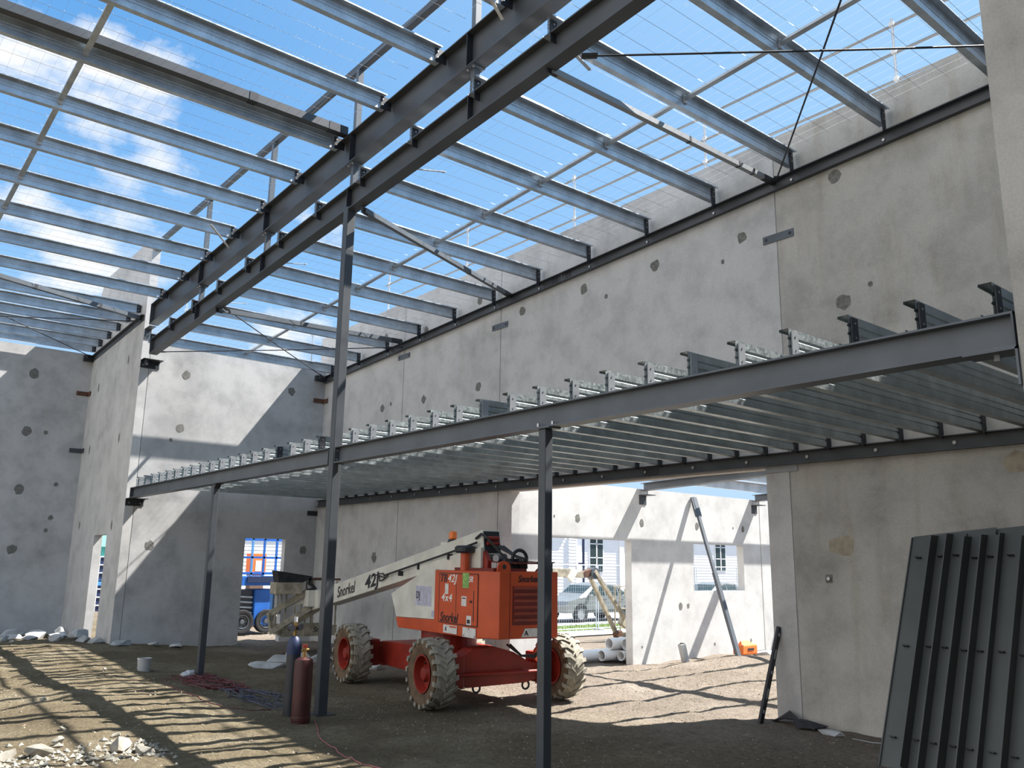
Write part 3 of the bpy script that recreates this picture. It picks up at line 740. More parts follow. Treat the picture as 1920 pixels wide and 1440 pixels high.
for cx, cy, out in ((-.98, -1.39, -1), (-.98, 1.39, -1), (1.03, -1.42, 1), (1.03, 1.39, 1)): wheel('wheel', cx, cy, out)
# chassis
m = MB()
prf = [(-1.2, .36), (-1.2, .58), (-.35, .66), (.3, .66), (1.25, .63), (1.7, .56), (1.7, .34), (1.0, .27), (-1.0, .27)]
m.poly([(-.52, a, b) for a, b in prf]+[(.52, a, b) for a, b in prf], [tuple(range(9)), tuple(reversed(range(9, 18)))]+[(i, (i+1) % 9, 9+(i+1) % 9, 9+i) for i in range(9)])
m.build('chassis_frame', M['red'], lift, bevel=.01)
for yy in (-1.39, 1.39):
    ax = MB(); pr = [(-.78, .34), (-.78, .53), (-.4, .58), (.4, .58), (.78, .53), (.78, .34), (.4, .27), (-.5, .25)] if yy > 0 else [(-.78, .34), (-.78, .55), (-.45, .74), (-.1, .76), (.2, .68), (.48, .53), (.78, .53), (.78, .34), (.4, .27), (-.5, .25)]
    n = len(pr); ax.poly([(a, yy-.13, b) for a, b in pr]+[(a, yy+.13, b) for a, b in pr], [tuple(range(n)), tuple(reversed(range(n, 2*n)))]+[(i, (i+1) % n, n+(i+1) % n, n+i) for i in range(n)])
    axo = ax.build('axle_beam', M['red'], lift, bevel=.008)
    sg = -1 if yy < 0 else 1
    MB().cyl((-.7, yy+sg*.19, .42), (.7, yy+sg*.19, .42), .022, 10).build('tie_rod', M['red'], axo)
    for xx in (-.66, .66):
        MB().box(xx-.08, xx+.08, yy-.17, yy+.17, .26, .66).build('knuckle', M['red'], axo, bevel=.02)
    if yy < 0:
        for xx in (-.36, .42): MB().tube([V((xx+.055*math.cos(a), yy-.1, .235+.055*math.sin(a))) for a in [2*PI*k/12 for k in range(13)]], .014, 6).build('tow_loop', M['black'], axo)
MB().cyl((0, 0, .62), (0, 0, .88), .42, 28).build('slew_pedestal', M['red'], lift)
for k in range(2): MB().tube([(.1+.05*k, -1.5, .78), (.3, -1.56, .63), (.5, -1.58, .60+.03*k), (.68, -1.56, .74), (.85, -1.5, .82)], .017, 6).build('hydraulic_hose', M['hose'], lift)
MB().lathe([(.12, -.02), (.12, .02), (.05, .02), (.05, -.02)], (.62, -1.56, .64), 'Y', 20, closed=True).build('lifting_lug', M['orange'], lift)
# turntable body
BX0, BX1, BY0, BY1, BZ0, BZ1 = -.5, .56, -2.06, .84, .90, 1.76
bd = MB()
c = .20   # chamfered rear-left corner
pl = [(BX0, -1.75), (BX0+.13, BY0), (BX1, BY0), (BX1, -.45), (BX0, -.45)]
n = len(pl); bd.poly([(x, y, .90 if y < -1 else .88) for x, y in pl]+[(x, y, BZ1) for x, y in pl], [tuple(reversed(range(n))), tuple(range(n, 2*n))]+[(i, (i+1) % n, n+(i+1) % n, n+i) for i in range(n)])
hood = bd.build('engine_cover', M['orange'], lift, bevel=.012)
dp = MB().box(BX0-.008, BX0, -1.73, -.62, 1.045, 1.715).build('door', M['orange'], hood, bevel=.004)
for (a, b, z0, z1) in ((-1.735, -1.725, 1.04, 1.72), (-.625, -.612, 1.04, 1.72), (-1.73, -.62, 1.036, 1.046), (-1.73, -.62, 1.712, 1.722), (-1.135, -1.125, 1.05, 1.58), (-1.635, -1.615, 1.1, 1.5)):
    MB().box(BX0-.0095, BX0-.001, a, b, z0, z1).build('seam', M['textk'], hood)
MB().box(BX0-.016, BX0-.008, -1.58, -1.53, 1.34, 1.37).build('latch', M['black'], hood)
# rear grille
gr = MB().box(-.17, .36, BY0-.004, BY0-.001, 1.075, 1.57).build('rear_grille', M['dkred'], hood)
for k in range(6):
    z = 1.12+k*.082; MB().poly([(-.15, BY0-.004, z), (.34, BY0-.004, z), (.34, BY0-.022, z+.035), (-.15, BY0-.022, z+.035), (.34, BY0-.004, z+.04), (-.15, BY0-.004, z+.04)], [(0, 1, 2, 3), (3, 2, 4, 5), (0, 3, 5), (1, 4, 2), (0, 5, 4, 1)]).build('louvre', M['red'], gr)
for xx in (-.21,): MB().box(xx-.004, xx+.004, BY0-.003, BY0+.001, .92, 1.75).build('seam', M['dkred'], hood)
sill = MB(); pr = [(-.55, .88), (.84, .88), (.86, 1.02), (-.55, 1.06)]
pr = [(-1.75, .89), (.76, .87), (.86, 1.02), (-.45, 1.055), (-1.75, 1.02)]
n = len(pr); sill.poly([(BX0+.001, a, b) for a, b in pr]+[(BX1, a, b) for a, b in pr], [tuple(range(n)), tuple(reversed(range(n, 2*n)))]+[(i, (i+1) % n, n+(i+1) % n, n+i) for i in range(n)])
sill.build('turntable_deck', M['orange'], lift, bevel=.006)
# cream front cover and boom mast
cv = MB(); pr = [(-.47, 1.06), (.84, 1.025), (1.07, 1.37), (0.02, 1.705), (-.47, 1.77)]
n = len(pr); cv.poly([(BX0+.0, a, b) for a, b in pr]+[(BX0+.06, a, b) for a, b in pr], [tuple(range(n)), tuple(reversed(range(n, 2*n)))]+[(i, (i+1) % n, n+(i+1) % n, n+i) for i in range(n)])
cov = cv.build('front_cover', M['cream'], lift, bevel=.008)
mt = MB(); pr = [(-1.50, 1.76), (-1.50, 2.08), (0.6, 1.80), (.15, 1.55), (-.47, 1.5), (-1.0, 1.7)]
n = len(pr); mt.poly([(-.345, a, b) for a, b in pr]+[(-.30, a, b) for a, b in pr], [tuple(range(n)), tuple(reversed(range(n, 2*n)))]+[(i, (i+1) % n, n+(i+1) % n, n+i) for i in range(n)])
mt.build('mast', M['cream'], lift, bevel=.008)
# boom
BA, BB = V((-.15, -1.47, 2.15)), V((-.15, 4.62, 1.185))
bdir = (BB-BA).normalized()
boom = MB().bar(BA, BB, .29, .345).build('boom', M['cream'], lift, bevel=.012)
bn = V((0, bdir.z, -bdir.y)); bn = V((0, -bdir.z, bdir.y))
# dark open end
MB().bar(BA-bdir*.004, BA+bdir*.02, .25, .30).build('end_opening', M['black'], boom)
for k, zz in enumerate((-.02, .05)): MB().cyl(BA-bdir*.03+V((-.09, 0, zz)), BA-bdir*.03+V((.09, 0, zz)), .028, 10).build('hose_roller', M['red'], boom)
# conduit along the side
cp = []
for s_, off in ((0.05, .02), (.9, .03), (2.1, .03), (3.2, .03)):
    p = BA+bdir*s_; cp.append((-.365, p.y, p.z+.0-off+.02))
MB().tube(cp, .016, 8).build('conduit', M['hose'], boom)
for s_ in (.9, 1.9, 2.6):
    p = BA+bdir*s_; MB().box(-.375, -.29, p.y-.015, p.y+.015, p.z-.10, p.z-.02).build('clip', M['black'], boom)
p = BA+bdir*3.25
MB().tube([(-.315, p.y-.1, p.z+.0), (-.33, p.y+.05, p.z-.07), (-.33, p.y+.2, p.z-.1), (-.33, p.y+.25, p.z+.02), (-.32, p.y+.1, p.z+.03), (-.32, p.y, p.z-.04), (-.31, p.y+.42, p.z+.0)], .012, 6).build('cable_loop', M['hose'], boom)
MB().tube([(-.31, -1.30, 2.20), (-.34, -1.5, 2.26), (-.34, -1.66, 2.2), (-.2, -1.75, 2.02), (-.05, -1.85, 1.86)], .017, 8).build('hydraulic_hose', M['hose'], boom)
for k in range(4): MB().tube([(-.1+.04*k, -1.5, 2.1), (-.05+.05*k, -1.72, 2.02-.02*k), (.05+.04*k, -1.86, 1.93), (.1+.03*k, -1.84, 1.80)], .016, 8).build('hydraulic_hose', M['hose'], boom)
# telescoping inner boom with head block
MB().bar(BB-bdir*.1, BB+bdir*.5, .21, .25).build('inner_boom', M['cream'], boom)
HB = BB+bdir*.72
MB().bar(BB+bdir*.42, BB+bdir*.86, .30, .36).build('boom_head', M['cream'], boom, bevel=.01)
# text on boom
ta = -bdir
text('Snorkel', .28, BB-bdir*.62+V((-.148, 0, 0))+bn*-.10, ta, bn, M['textk'], boom, sx=1.02)
text('42J', .30, BB-bdir*1.98+V((-.148, 0, 0))+bn*-.105, ta, bn, M['textk'], boom, sx=1.6, shear=.15, bold=.03)
# engine-bay top gear
t_ = MB().cyl((-.43, -1.22, 1.76), (-.43, -1.22, 2.03), .065, 18).build('air_intake', M['orange'], lift)
MB().lathe([(.13, 2.0), (.15, 2.02), (.15, 2.075), (.12, 2.10), (.001, 2.105)], (-.43, -1.22, 0), 'Z', 24).build('cap', M['black'], t_)
hb = MB(); pr = [(-1.62, 1.76), (-1.62, 1.90), (-1.5, 2.03), (-1.38, 2.03), (-1.05, 1.90), (-.85, 1.76)]
n = len(pr); hb.poly([(-.30, a, b) for a, b in pr]+[(-.24, a, b) for a, b in pr], [tuple(range(n)), tuple(reversed(range(n, 2*n)))]+[(i, (i+1) % n, n+(i+1) % n, n+i) for i in range(n)])
hb.build('pivot_bracket', M['red'], lift)
MB().cyl((-.33, -1.45, 1.95), (-.1, -1.45, 1.95), .035, 12).build('pivot_pin', M['bolt'], lift)
MB().lathe([(.13, -.02), (.14, 0), (.13, .02), (.10, .02), (.09, 0), (.10, -.02)], (.10, -1.80, 1.93), 'Y', 20, closed=True).build('hose_coil', M['black'], lift); MB().box(-.12, .12, -1.78, -1.66, 1.80, 1.93).build('valve_block', M['steel2'], lift)
MB().cyl((-.22, -1.7, 1.93), (-.02, -1.6, 1.95), .05, 12).build('hydraulic_cylinder', M['alum'], lift)
MB().box(-.42, .1, -1.98, -.9, 1.76, 1.80).build('top_tray', M['dkred'], lift)
rl_ = MB().poly([(-.25, -1.95, 1.86), (.55, -1.95, 1.86), (.55, -1.2, 1.9), (-.25, -1.2, 1.9), (-.25, -1.95, 1.875), (.55, -1.95, 1.875), (.55, -1.2, 1.915), (-.25, -1.2, 1.915)], [(0, 1, 2, 3), (4, 5, 6, 7), (0, 1, 5, 4), (1, 2, 6, 5), (2, 3, 7, 6), (3, 0, 4, 7)]).build('raised_lid', M['dkred'], lift)
MB().bar((.3, -1.9, 1.76), (.42, -1.9, 1.87), .02).build('lid_stay', M['red'], rl_)
rail = MB()
for p, q in (((.25, -2.0, 1.885), (.54, -2.0, 1.885)), ((.5, -2.0, 1.76), (.5, -2.0, 1.885))): rail.tube([p, q], .011, 6)
rail.build('guard_rail', M['black'], lift)
e = MB(); k = 14
o1 = [(-.29+.10*math.cos(a), 1.76+.0+.105*math.sin(a)+.03) for a in [PI*j/k for j in range(k+1)]]
pr = [(-.19, 1.76)]+o1+[(-.39, 1.76)]
n = len(pr); e.poly([(a, BY0+.02, b) for a, b in pr]+[(a, BY0+.05, b) for a, b in pr], [tuple(range(n)), tuple(reversed(range(n, 2*n)))]+[(i, (i+1) % n, n+(i+1) % n, n+i) for i in range(n)])
ear = e.build('lifting_lug', M['orange'], lift); MB().cyl((-.29, BY0+.016, 1.82), (-.29, BY0+.054, 1.82), .03, 14).build('eye', M['black'], ear)
bc = MB().box(-.2, -.1, -.38, -.26, 2.16, 2.21).build('beacon', M['black'], lift)
MB().lathe([(.05, 2.21), (.062, 2.23), (.062, 2.30), (.045, 2.325), (.001, 2.33)], (-.15, -.32, 0), 'Z', 20).build('amber_lens', M['amber'], bc)
MB().box(-.22, -.08, -.26, -.06, 2.10, 2.17).build('beacon_box', M['cream'], lift)
# decals and lettering on the body
sx_ = (0, -1, 0); up = (0, 0, 1); xo = BX0-.0105
text('TB', .15, (xo, -.635, 1.60), sx_, up, M['textk'], hood, sx=1.2, sp=1.05); text('42J', .15, (xo, -.87, 1.60), sx_, up, M['textw'], hood, sx=1.35, sp=1.05)
text('4x4', .15, (xo, -.70, 1.335), sx_, up, M['textw'], hood, sx=1.3, sp=1.12, shear=.1)
text('Snorkel', .185, (xo, -.665, 1.055), sx_, up, M['textk'], hood, sx=.92)
text('Snorkel', .125, (-.09, BY0-.004, 1.625), (1, 0, 0), up, M['textk'], hood, sx=.82)
def dec(y0, y1, z0, z1, mat, nm='decal'): return MB().box(BX0-.0115, BX0-.0085, y1, y0, z0, z1).build(nm, M[mat], hood)
d = dec(-.78, -1.18, .905, 1.015, 'decal', 'warning_decal'); MB().box(BX0-.0125, BX0-.011, -1.16, -.96, .985, 1.005).build('warning_band', M['orange'], d)
text('A', .09, (BX0-.0125, -.83, .93), sx_, up, M['textk'], d, shear=0)
d = dec(-1.34, -1.70, .89, 1.015, 'decal', 'warning_decal')
for a, b in ((-1.36, .90), (-1.66, .90), (-1.5, .99)): MB().box(BX0-.0125, BX0-.011, a-.02, a, b, b+.02).build('mark', M['textk'], d)
dec(-.80, -.90, 1.43, 1.575, 'decal'); d = dec(-1.29, -1.43, 1.29, 1.42, 'decal', 'notice_decal'); MB().box(BX0-.0125, BX0-.011, -1.41, -1.31, 1.385, 1.40).build('mark', M['dkred'], d)
dec(-1.31, -1.49, 1.53, 1.73, 'green', 'green_decal'); d = dec(-1.44, -1.57, 1.05, 1.17, 'decal', 'notice_decal'); MB().box(BX0-.0125, BX0-.011, -1.54, -1.46, 1.07, 1.12).build('mark', M['textk'], d)
text('5R', .11, (xo, -1.48, 1.61), sx_, up, M['textw'], hood)
d = MB().poly([(.0-.03, BY0-.004, .90+.02), (.30, BY0-.004, .92), (.30, BY0-.004, 1.03), (.03, BY0-.004, 1.03)], [(0, 1, 2, 3)]).build('warning_decal', M['decal'], hood)
text('A', .09, (.02, BY0-.006, .94), (1, 0, 0), up, M['textk'], d, shear=0)
d = MB().box(BX0-.004, BX0-.001, -.36, .165, 1.235, 1.52).build('rental_decal', M['decalp'], cov)
text('DJ', .15, (BX0-.0055, .135, 1.335), sx_, up, M['textk'], d, shear=0, sx=.85)
MB().box(BX0-.003, BX0-.001, -.47, -.38, 1.09, 1.18).build('small_decal', M['decalp'], cov)
# jib
J = boom
def jb(p, q, w, h, nm='jib_arm', mat='dirtycream'): return MB().bar(p, q, w, h).build(nm, M[mat], jib)
jib = MB().bar((-.45, 5.35, 1.12), (-.12, 5.35, 1.12), .30, .32).build('jib_pivot', M['cream'], lift, bevel=.01)
jb((-.40, 5.42, 1.25), (-1.08, 5.6, .82), .10, .11); jb((-.34, 5.38, .95), (-1.08, 5.55, .45), .06, .09); jb((-.12, 5.5, .90), (-.86, 5.75, .41), .06, .10)
jb((-1.10, 5.58, .84), (-1.0, 5.6, .44), .09, .08, 'jib_link'); jb((-.90, 5.6, .95), (-.42, 5.5, 1.06), .09, .09, 'jib_cylinder', 'cream')
jb((-.66, 5.55, 1.0), (-.25, 5.5, 1.12), .05, .05, 'jib_cylinder', 'cream')
# platform basket
BKX0, BKX1, BKY0, BKY1 = -.78, .34, 5.62, 6.3
bk = MB().box(BKX0, BKX1, BKY0, BKY1, .36, .395).build('platform', M['dirtycream'], lift)
MB().box(BKX0, BKX1, BKY0-.01, BKY0, .38, .57).build('toe_board', M['dirtycream'], bk); MB().box(BKX0, BKX1, BKY1, BKY1+.01, .38, .57).build('toe_board', M['dirtycream'], bk)
text('Sn', .14, (-.17, BKY0-.013, .44), (1, 0, 0), up, M['textk'], bk)
for xx in (-.76, -.35, -.22, .05, .30):
    for yy in (BKY0, BKY1): MB().tube([(xx, yy, .38), (xx, yy, 1.49)], .018, 6).build('stanchion', M['dirtycream'], bk)
for zz in (1.49, 1.0):
    MB().tube([(BKX0, BKY0, zz), (BKX1+.02, BKY0, zz), (BKX1+.02, BKY1, zz), (BKX0, BKY1, zz), (BKX0, BKY0, zz)], .022, 6).build('rail', M['rust'] if zz > 1.2 else M['dirtycream'], bk)
cb = MB().box(-1.07, -.52, 5.35, 5.75, 1.20, 1.43).build('control_box', M['dirtycream'], lift, bevel=.01)
MB().poly([(-1.0, 5.4, 1.43), (-.5, 5.4, 1.43), (-.3, 5.4, 1.55), (-1.05, 5.38, 1.66), (-1.0, 5.75, 1.43), (-.5, 5.75, 1.43), (-.3, 5.75, 1.55), (-1.05, 5.77, 1.66)], [(0, 1, 2, 3), (4, 7, 6, 5), (0, 4, 5, 1), (1, 5, 6, 2), (2, 6, 7, 3), (3, 7, 4, 0)]).build('cover', M['cloth'], cb)
for xx in (-.95, -.88): MB().cyl((xx, 5.6, .80), (xx, 5.6, 1.20), .03, 8).build('leg_tube', M['plastic'], cb)
MB().tube([(-.3, 5.5, 1.5), (-.35, 5.45, 1.42), (-.25, 5.4, 1.32), (-.4, 5.42, 1.25)], .05, 6).build('hose_bundle', M['hose'], cb)

# ------------------------------------------------------------------ gas bottles and leads beside the tall column
t = thing('gas_bottle', 'maroon gas bottle standing left of the tall column', 'gas bottle', (4.74, 9.55, 0))
m = MB().lathe([(.09, 0), (.106, .02), (.108, .06), (.108, .68), (.10, .725), (.07, .745), (.035, .75)], (0, 0, 0), 'Z', 28); m.smooth = True; m.build('body', M['cyl'], t)
MB().lathe([(.112, .05), (.114, .06), (.114, .09), (.112, .10)], (0, 0, 0), 'Z', 28, closed=True).build('foot_ring', M['cyl'], t)
v = MB().cyl((0, 0, .75), (0, 0, .86), .022, 12).build('valve', M['brass'], t)
MB().cyl((-.03, 0, .83), (.05, 0, .83), .018, 10).build('outlet', M['brass'], v); MB().cyl((.0, 0, .86), (0, 0, .89), .03, 10).build('handwheel', M['red'], v)
t = thing('gas_bottle', 'taller slim dark gas bottle with blue shoulder behind the maroon bottle', 'gas bottle', (4.83, 10.02, 0))
m = MB().lathe([(.07, 0), (.085, .02), (.085, .82), (.08, .88), (.05, .93), (.03, .95)], (0, 0, 0), 'Z', 24); m.smooth = True; m.build('body', M['black'], t)
m = MB().lathe([(.087, .74), (.087, .82), (.082, .88), (.052, .935), (.03, .955)], (0, 0, 0), 'Z', 24); m.smooth = True; m.build('shoulder', M['navy'], t)
v = MB().cyl((0, 0, .95), (0, 0, 1.12), .02, 12).build('regulator', M['brass'], t)
for dx, dz in ((-.06, .19), (.05, .2)): MB().cyl((dx, -.05, .86+dz), (dx, .02, .86+dz), .04, 16).build('gauge', M['black'], v)
MB().cyl((0, 0, 1.12), (0, 0, 1.18), .022, 10).build('cap', M['plastic'], v)
for mat, c0, n_, lab in (('lead', (5.0, 13.2), 34, 'heap of tangled red power leads on the dirt beyond the bottles'), ('leadb', (5.05, 11.6), 22, 'heap of tangled blue-grey leads on the dirt near the bottles')):
    rnd = random.Random(len(mat)); m = MB()
    for q in range(3):
        pts = []; x, y = c0; a = rnd.uniform(0, 6)
        for k in range(n_*2):
            a += rnd.uniform(.1, .7); r = .25+.35*rnd.random()
            px, py = c0[0]+math.cos(a)*r*.55+rnd.uniform(-.05, .05)-(k/n_-1)*.12, c0[1]+math.sin(a)*r*1.6+(q-1.5)*.3
            pts.append((px, py, max(.012, gz(px, py)+.012+.03*rnd.random())))
        cu = []
        for i in range(len(pts)-1):
            for s_ in (0, .5): cu.append(V(pts[i]).lerp(V(pts[i+1]), s_))
        m.tube(cu, .006, 5)
    tag(m.build('power_leads', M[mat]), lab, 'power leads')
def lead(pts, mat, lab, r=.006, name='power_lead'):
    P_ = [V(p) for p in pts]; cu = []
    for i in range(len(P_)-1):
        a, b, c_, d_ = P_[max(i-1, 0)], P_[i], P_[i+1], P_[min(i+2, len(P_)-1)]
        for k in range(8):
            s = k/8; q = .5*((2*b)+(-a+c_)*s+(2*a-5*b+4*c_-d_)*s*s+(-a+3*b-3*c_+d_)*s**3); cu.append(V((q.x, q.y, gz(q.x, q.y)+r*.8)))
    tag(MB().tube(cu, r, 6).build(name, M[mat]), lab, 'cable')
lead([(4.95, 9.6, 0), (4.78, 9.2, 0), (4.56, 8.7, 0), (4.46, 8.2, 0), (4.32, 7.78, 0), (4.25, 7.2, 0), (4.3, 6.6, 0)], 'leadp', 'thin pink hose trailing from the bottles toward the camera')
lead([(4.58, 13.9, 0), (4.35, 12.9, 0), (4.28, 11.9, 0), (4.25, 11.2, 0), (4.4, 10.7, 0), (4.9, 10.6, 0)], 'lead', 'single red lead along the edge of the sunlit dirt')
# bucket
t = thing('bucket', 'small pale plastic bucket half sunk in the dirt before the second column', 'bucket', (4.58, 14.95, gz(4.58, 14.95)-.03), 0)
MB().lathe([(.09, 0), (.11, .22), (.115, .22), (.115, .235), (.10, .235), (.085, .02)], (0, 0, 0), 'Z', 20).build('pail', M['plastic'], t)
t = thing('plastic_bag', 'crumpled pale plastic sheet at the foot of the far column', 'plastic bag', (4.98, 14.0, gz(4.98, 14.0)))
bm = bmesh.new(); bmesh.ops.create_icosphere(bm, subdivisions=3, radius=.12)
for v_ in bm.verts: v_.co *= 1+.35*noise.noise(v_.co*14); v_.co.z = max(-.0, v_.co.z*.8)
me = bpy.data.meshes.new('sheet'); bm.to_mesh(me); bm.free(); me.materials.append(M['plastic']); o = bpy.data.objects.new('sheet', me); COL.objects.link(o); o.parent = t

# ------------------------------------------------------------------ rocks
def rock(name, label, x, y, sx, sy, sz, mat, seed, cat='rock', group=None, rz=0, sink=.25, tilt=0, z0=None):
    rnd = random.Random(seed); bm = bmesh.new()
    n = 16
    for k in range(n):
        a = rnd.uniform(0, 2*PI); h = rnd.uniform(-1, 1); r = (1-abs(h)**3)**.5
        bm.verts.new((sx*r*math.cos(a)*rnd.uniform(.75, 1), sy*r*math.sin(a)*rnd.uniform(.75, 1), sz*h))
    bmesh.ops.convex_hull(bm, input=bm.verts)
    for v_ in [v for v in bm.verts if not v.link_faces]: bm.verts.remove(v_)
    me = bpy.data.meshes.new(name); bm.to_mesh(me); bm.free(); me.materials.append(mat)
    o = bpy.data.objects.new(name, me); COL.objects.link(o)
    o.location = (x, y, (gz(x, y) if z0 is None else z0)+sz*(1-2*sink)); o.rotation_euler = (tilt, 0, rz)
    if label: tag(o, label, cat, group)
    return o
rub = [(3.45, 20.7, .28, .2, .07), (3.75, 21.3, .32, .2, .06), (4.0, 20.9, .2, .25, .05), (4.25, 21.7, .35, .3, .09), (4.55, 21.0, .3, .3, .08), (4.75, 21.6, .25, .2, .12), (4.9, 20.8, .38, .28, .10),
       (4.35, 20.2, .22, .15, .06), (4.85, 20.1, .25, .2, .06), (5.0, 19.6, .3, .25, .08), (3.2, 21.4, .3, .2, .08), (2.8, 21.8, .35, .2, .08), (5.3, 18.85, .35, .18, .05), (5.9, 18.75, .3, .15, .04), (6.3, 18.6, .25, .15, .04), (3.9, 22.4, .4, .3, .1), (3.5, 22.9, .4, .2, .09)]
for i, (x, y, a, b, c_) in enumerate(sorted(rub)):
    rock('concrete_lump', 'broken concrete lump by the left walls, %s one counted from the left' % ordn(i), x, y, a*.8, b*.8, c_*1.5, M['rubble'], 200+i, 'concrete lump', 'broken concrete along the left walls', rz=i*.7, tilt=.15*math.sin(i*2.))
for i, (x, y, a, b, c_) in enumerate([(6.7, 14.9, .4, .25, .06), (7.1, 15.3, .35, .3, .1), (7.6, 15.6, .35, .25, .12), (7.9, 15.2, .3, .2, .1), (7.3, 14.7, .2, .15, .05), (8.1, 13.6, .22, .18, .08)]):
    rock('concrete_lump', 'broken concrete slab behind the gas bottles, %s one from the left' % ordn(i), x, y, a, b, c_, M['rubble'], 230+i, 'concrete lump', 'broken slabs behind the gas bottles', rz=i*1.1, tilt=.25*math.sin(i*1.7+1))
for i, (x, y, s_, w) in enumerate([(2.18, 9.45, .09, 'lumpy pale'), (2.60, 9.0, .16, 'large white'), (2.78, 8.85, .11, 'angular grey'), (1.95, 9.15, .14, 'broad pale'), (1.70, 9.25, .13, 'flat pale'), (2.57, 12.18, .07, 'small round white'), (2.1, 14.0, .10, 'pale twin'), (3.55, 20.3, .09, 'white'),
                                   (1.5, 9.3, .10, 'small pale'), (2.35, 10.1, .05, 'tiny dark'), (2.72, 9.55, .06, 'tiny grey'), (4.05, 15.2, .06, 'dark')]):
    rock('stone', '%s stone lying on the sunlit dirt at the left' % w, x, y, s_, s_*.7, s_*.55, M['stone'], 260+i, 'stone', 'stones on the sunlit dirt', rz=i)
# gravel scatter
def gravel(label, n, fx, smin, smax, mat, seed):
    rnd = random.Random(seed); m = MB()
    for _ in range(n):
        x, y = fx(rnd); s_ = rnd.uniform(smin, smax)*rnd.uniform(.5, 1); z = gz(x, y)+s_*.2
        a = rnd.uniform(0, PI); ca, sa = math.cos(a), math.sin(a); vs_ = []
        for dx, dy, dz in ((1, 0, -.2), (0, .8, 0), (-1, .1, -.1), (.1, -.8, 0), (.1, .1, .6), (0, 0, -.6)):
            dx *= rnd.uniform(.7, 1.2); dy *= rnd.uniform(.7, 1.2); vs_.append((x+s_*(dx*ca-dy*sa), y+s_*(dx*sa+dy*ca), z+s_*dz))
        m.poly(vs_, [(0, 1, 4), (1, 2, 4), (2, 3, 4), (3, 0, 4), (1, 0, 5), (2, 1, 5), (3, 2, 5), (0, 3, 5)])
    tag(m.build('gravel', mat), label, 'gravel', kind='stuff')
gravel('loose stones scattered over the sunlit dirt mound', 1800, lambda r: (r.uniform(.3, 4.9), r.uniform(5.5, 20)), .006, .026, M['pebble'], 1)
gravel('loose gravel on the ground around the machine and opening', 5500, lambda r: (r.uniform(5.4, 9.4) if r.random() < .35 else r.uniform(9.9, 14.0), r.uniform(4.6, 11.2)), .005, .02, M['pebble'], 2)
gravel('pale broken stones clustered along the front left dirt', 420, lambda r: (r.uniform(1.2, 3.0), 8.95+r.gauss(0, .28)), .012, .055, M['stone'], 4)

# ------------------------------------------------------------------ spirit level, hose, white pipe stub, orange tool, pvc pipes
t = thing('spirit_level', 'black spirit level leaning against the end of the long wall', 'spirit level', (9.22, 6.40, .02))
d = V((XW-.012, 6.33, 1.13))-V((9.22, 6.40, .02))
ub(MB(), (0, 0, 0), d, .07, .03, .005, .006)
m = MB(); p_, q_, a_, r_, u_ = m.frame((0, 0, 0), d, (1, 0, 0))
m.bar((0, 0, 0), d, .035, .075, up=(1, 0, 0)); m.build('frame', M['black'], t)
for f_ in (.1, .5, .9): MB().bar(d*f_-V((.0, .022, 0)), d*(f_+.035)-V((0, .022, 0)), .008, .035, up=(1, 0, 0)).build('vial', M['alum'], t)
for f_ in (.25, .66): MB().bar(d*f_-V((.0, .020, 0)), d*(f_+.1)-V((0, .020, 0)), .006, .03, up=(1, 0, 0)).build('hand_slot', M['alum'], t)
t = thing('black_hose', 'coiled black hose and cloth at the foot of the long wall', 'hose', (9.45, 6.05, 0))
m = MB()
for k in range(5): m.tube([(-.0+.03*k, .35, .02), (-.02+.03*k, .15, .09+.015*k), (-.05, -.05, .10), (-.02-.02*k, -.3, .03)], .014, 6)
m.build('coil', M['rubber'], t)
rock('black_cloth', 'crumpled black cloth heaped beside the hose', 9.42, 5.9, .12, .3, .06, M['cloth'], 300, 'cloth', sink=.1)
rock('grey_rag', 'grey rag lying right of the black hose', 9.3, 5.5, .1, .2, .035, M['plastic'], 301, 'cloth', sink=.1)
t = tag(MB().tube([(9.28, 5.25, gz(9.28, 5.25)+.01), (9.15, 4.95, gz(9.15, 4.95)+.015), (9.2, 4.7, gz(9.2, 4.7)+.01)], .005, 6).build('white_wire', M['plastic']), 'short white wire on the dark dirt by the wall', 'wire')
t = thing('pipe_stub', 'short white square pipe stub sticking from the mound by the sunlit wall', 'pipe', (13.72, 11.2, .0))
MB().bar((0.02, -.03, -.1), (-.09, .0, .36), .13, .10).build('pipe', M['plastic'], t); MB().bar((-.084, 0, .355), (-.092, 0, .367), .10, .07).build('mouth', M['patch'], t)
t = thing('orange_case', 'bright orange tool case on the ground by the sunlit wall', 'case', (15.1, 10.75, .13))
MB().box(-.28, .24, -.12, .12, 0, .2).build('body', M['hiviz'], t, bevel=.03); MB().box(-.1, .1, -.13, -.12, .09, .13).build('latch', M['black'], t); MB().poly([(-.2, -.05, .2), (.18, -.05, .2), (.1, 0, .27), (-.15, 0, .27), (-.2, .05, .2), (.18, .05, .2)], [(0, 1, 2, 3), (4, 3, 2, 5), (0, 3, 4), (1, 5, 2)]).build('lid', M['hiviz'], t)
rock('concrete_lump', 'grey rubble heap right of the orange case', 15.9, 10.9, .45, .2, .08, M['rubble'], 302, 'concrete lump')
def pipe(x, y, z, L, r, lab, ang=.0):
    t = thing('drain_pipe', lab, 'pipe', (x, y, z), ang, 'white drain pipes by the doorway')
    m = MB(); prof = [(r*.90, 0), (r, 0), (r, L*.5), (r*1.06, L*.5), (r*1.06, L*.58), (r, L*.58), (r, L), (r*.90, L)]
    m.lathe(prof, (0, 0, 0), 'X', 24, closed=True); m.smooth = True; m.build('tube', M['pvc'], t)
zz = .02
pipe(11.95, 12.40, .12, 1.0, .105, 'white drain pipe lying furthest left by the doorway', .0)
pipe(12.42, 12.22, .12, 1.2, .105, 'white drain pipe at the lower middle of the stack', .0)
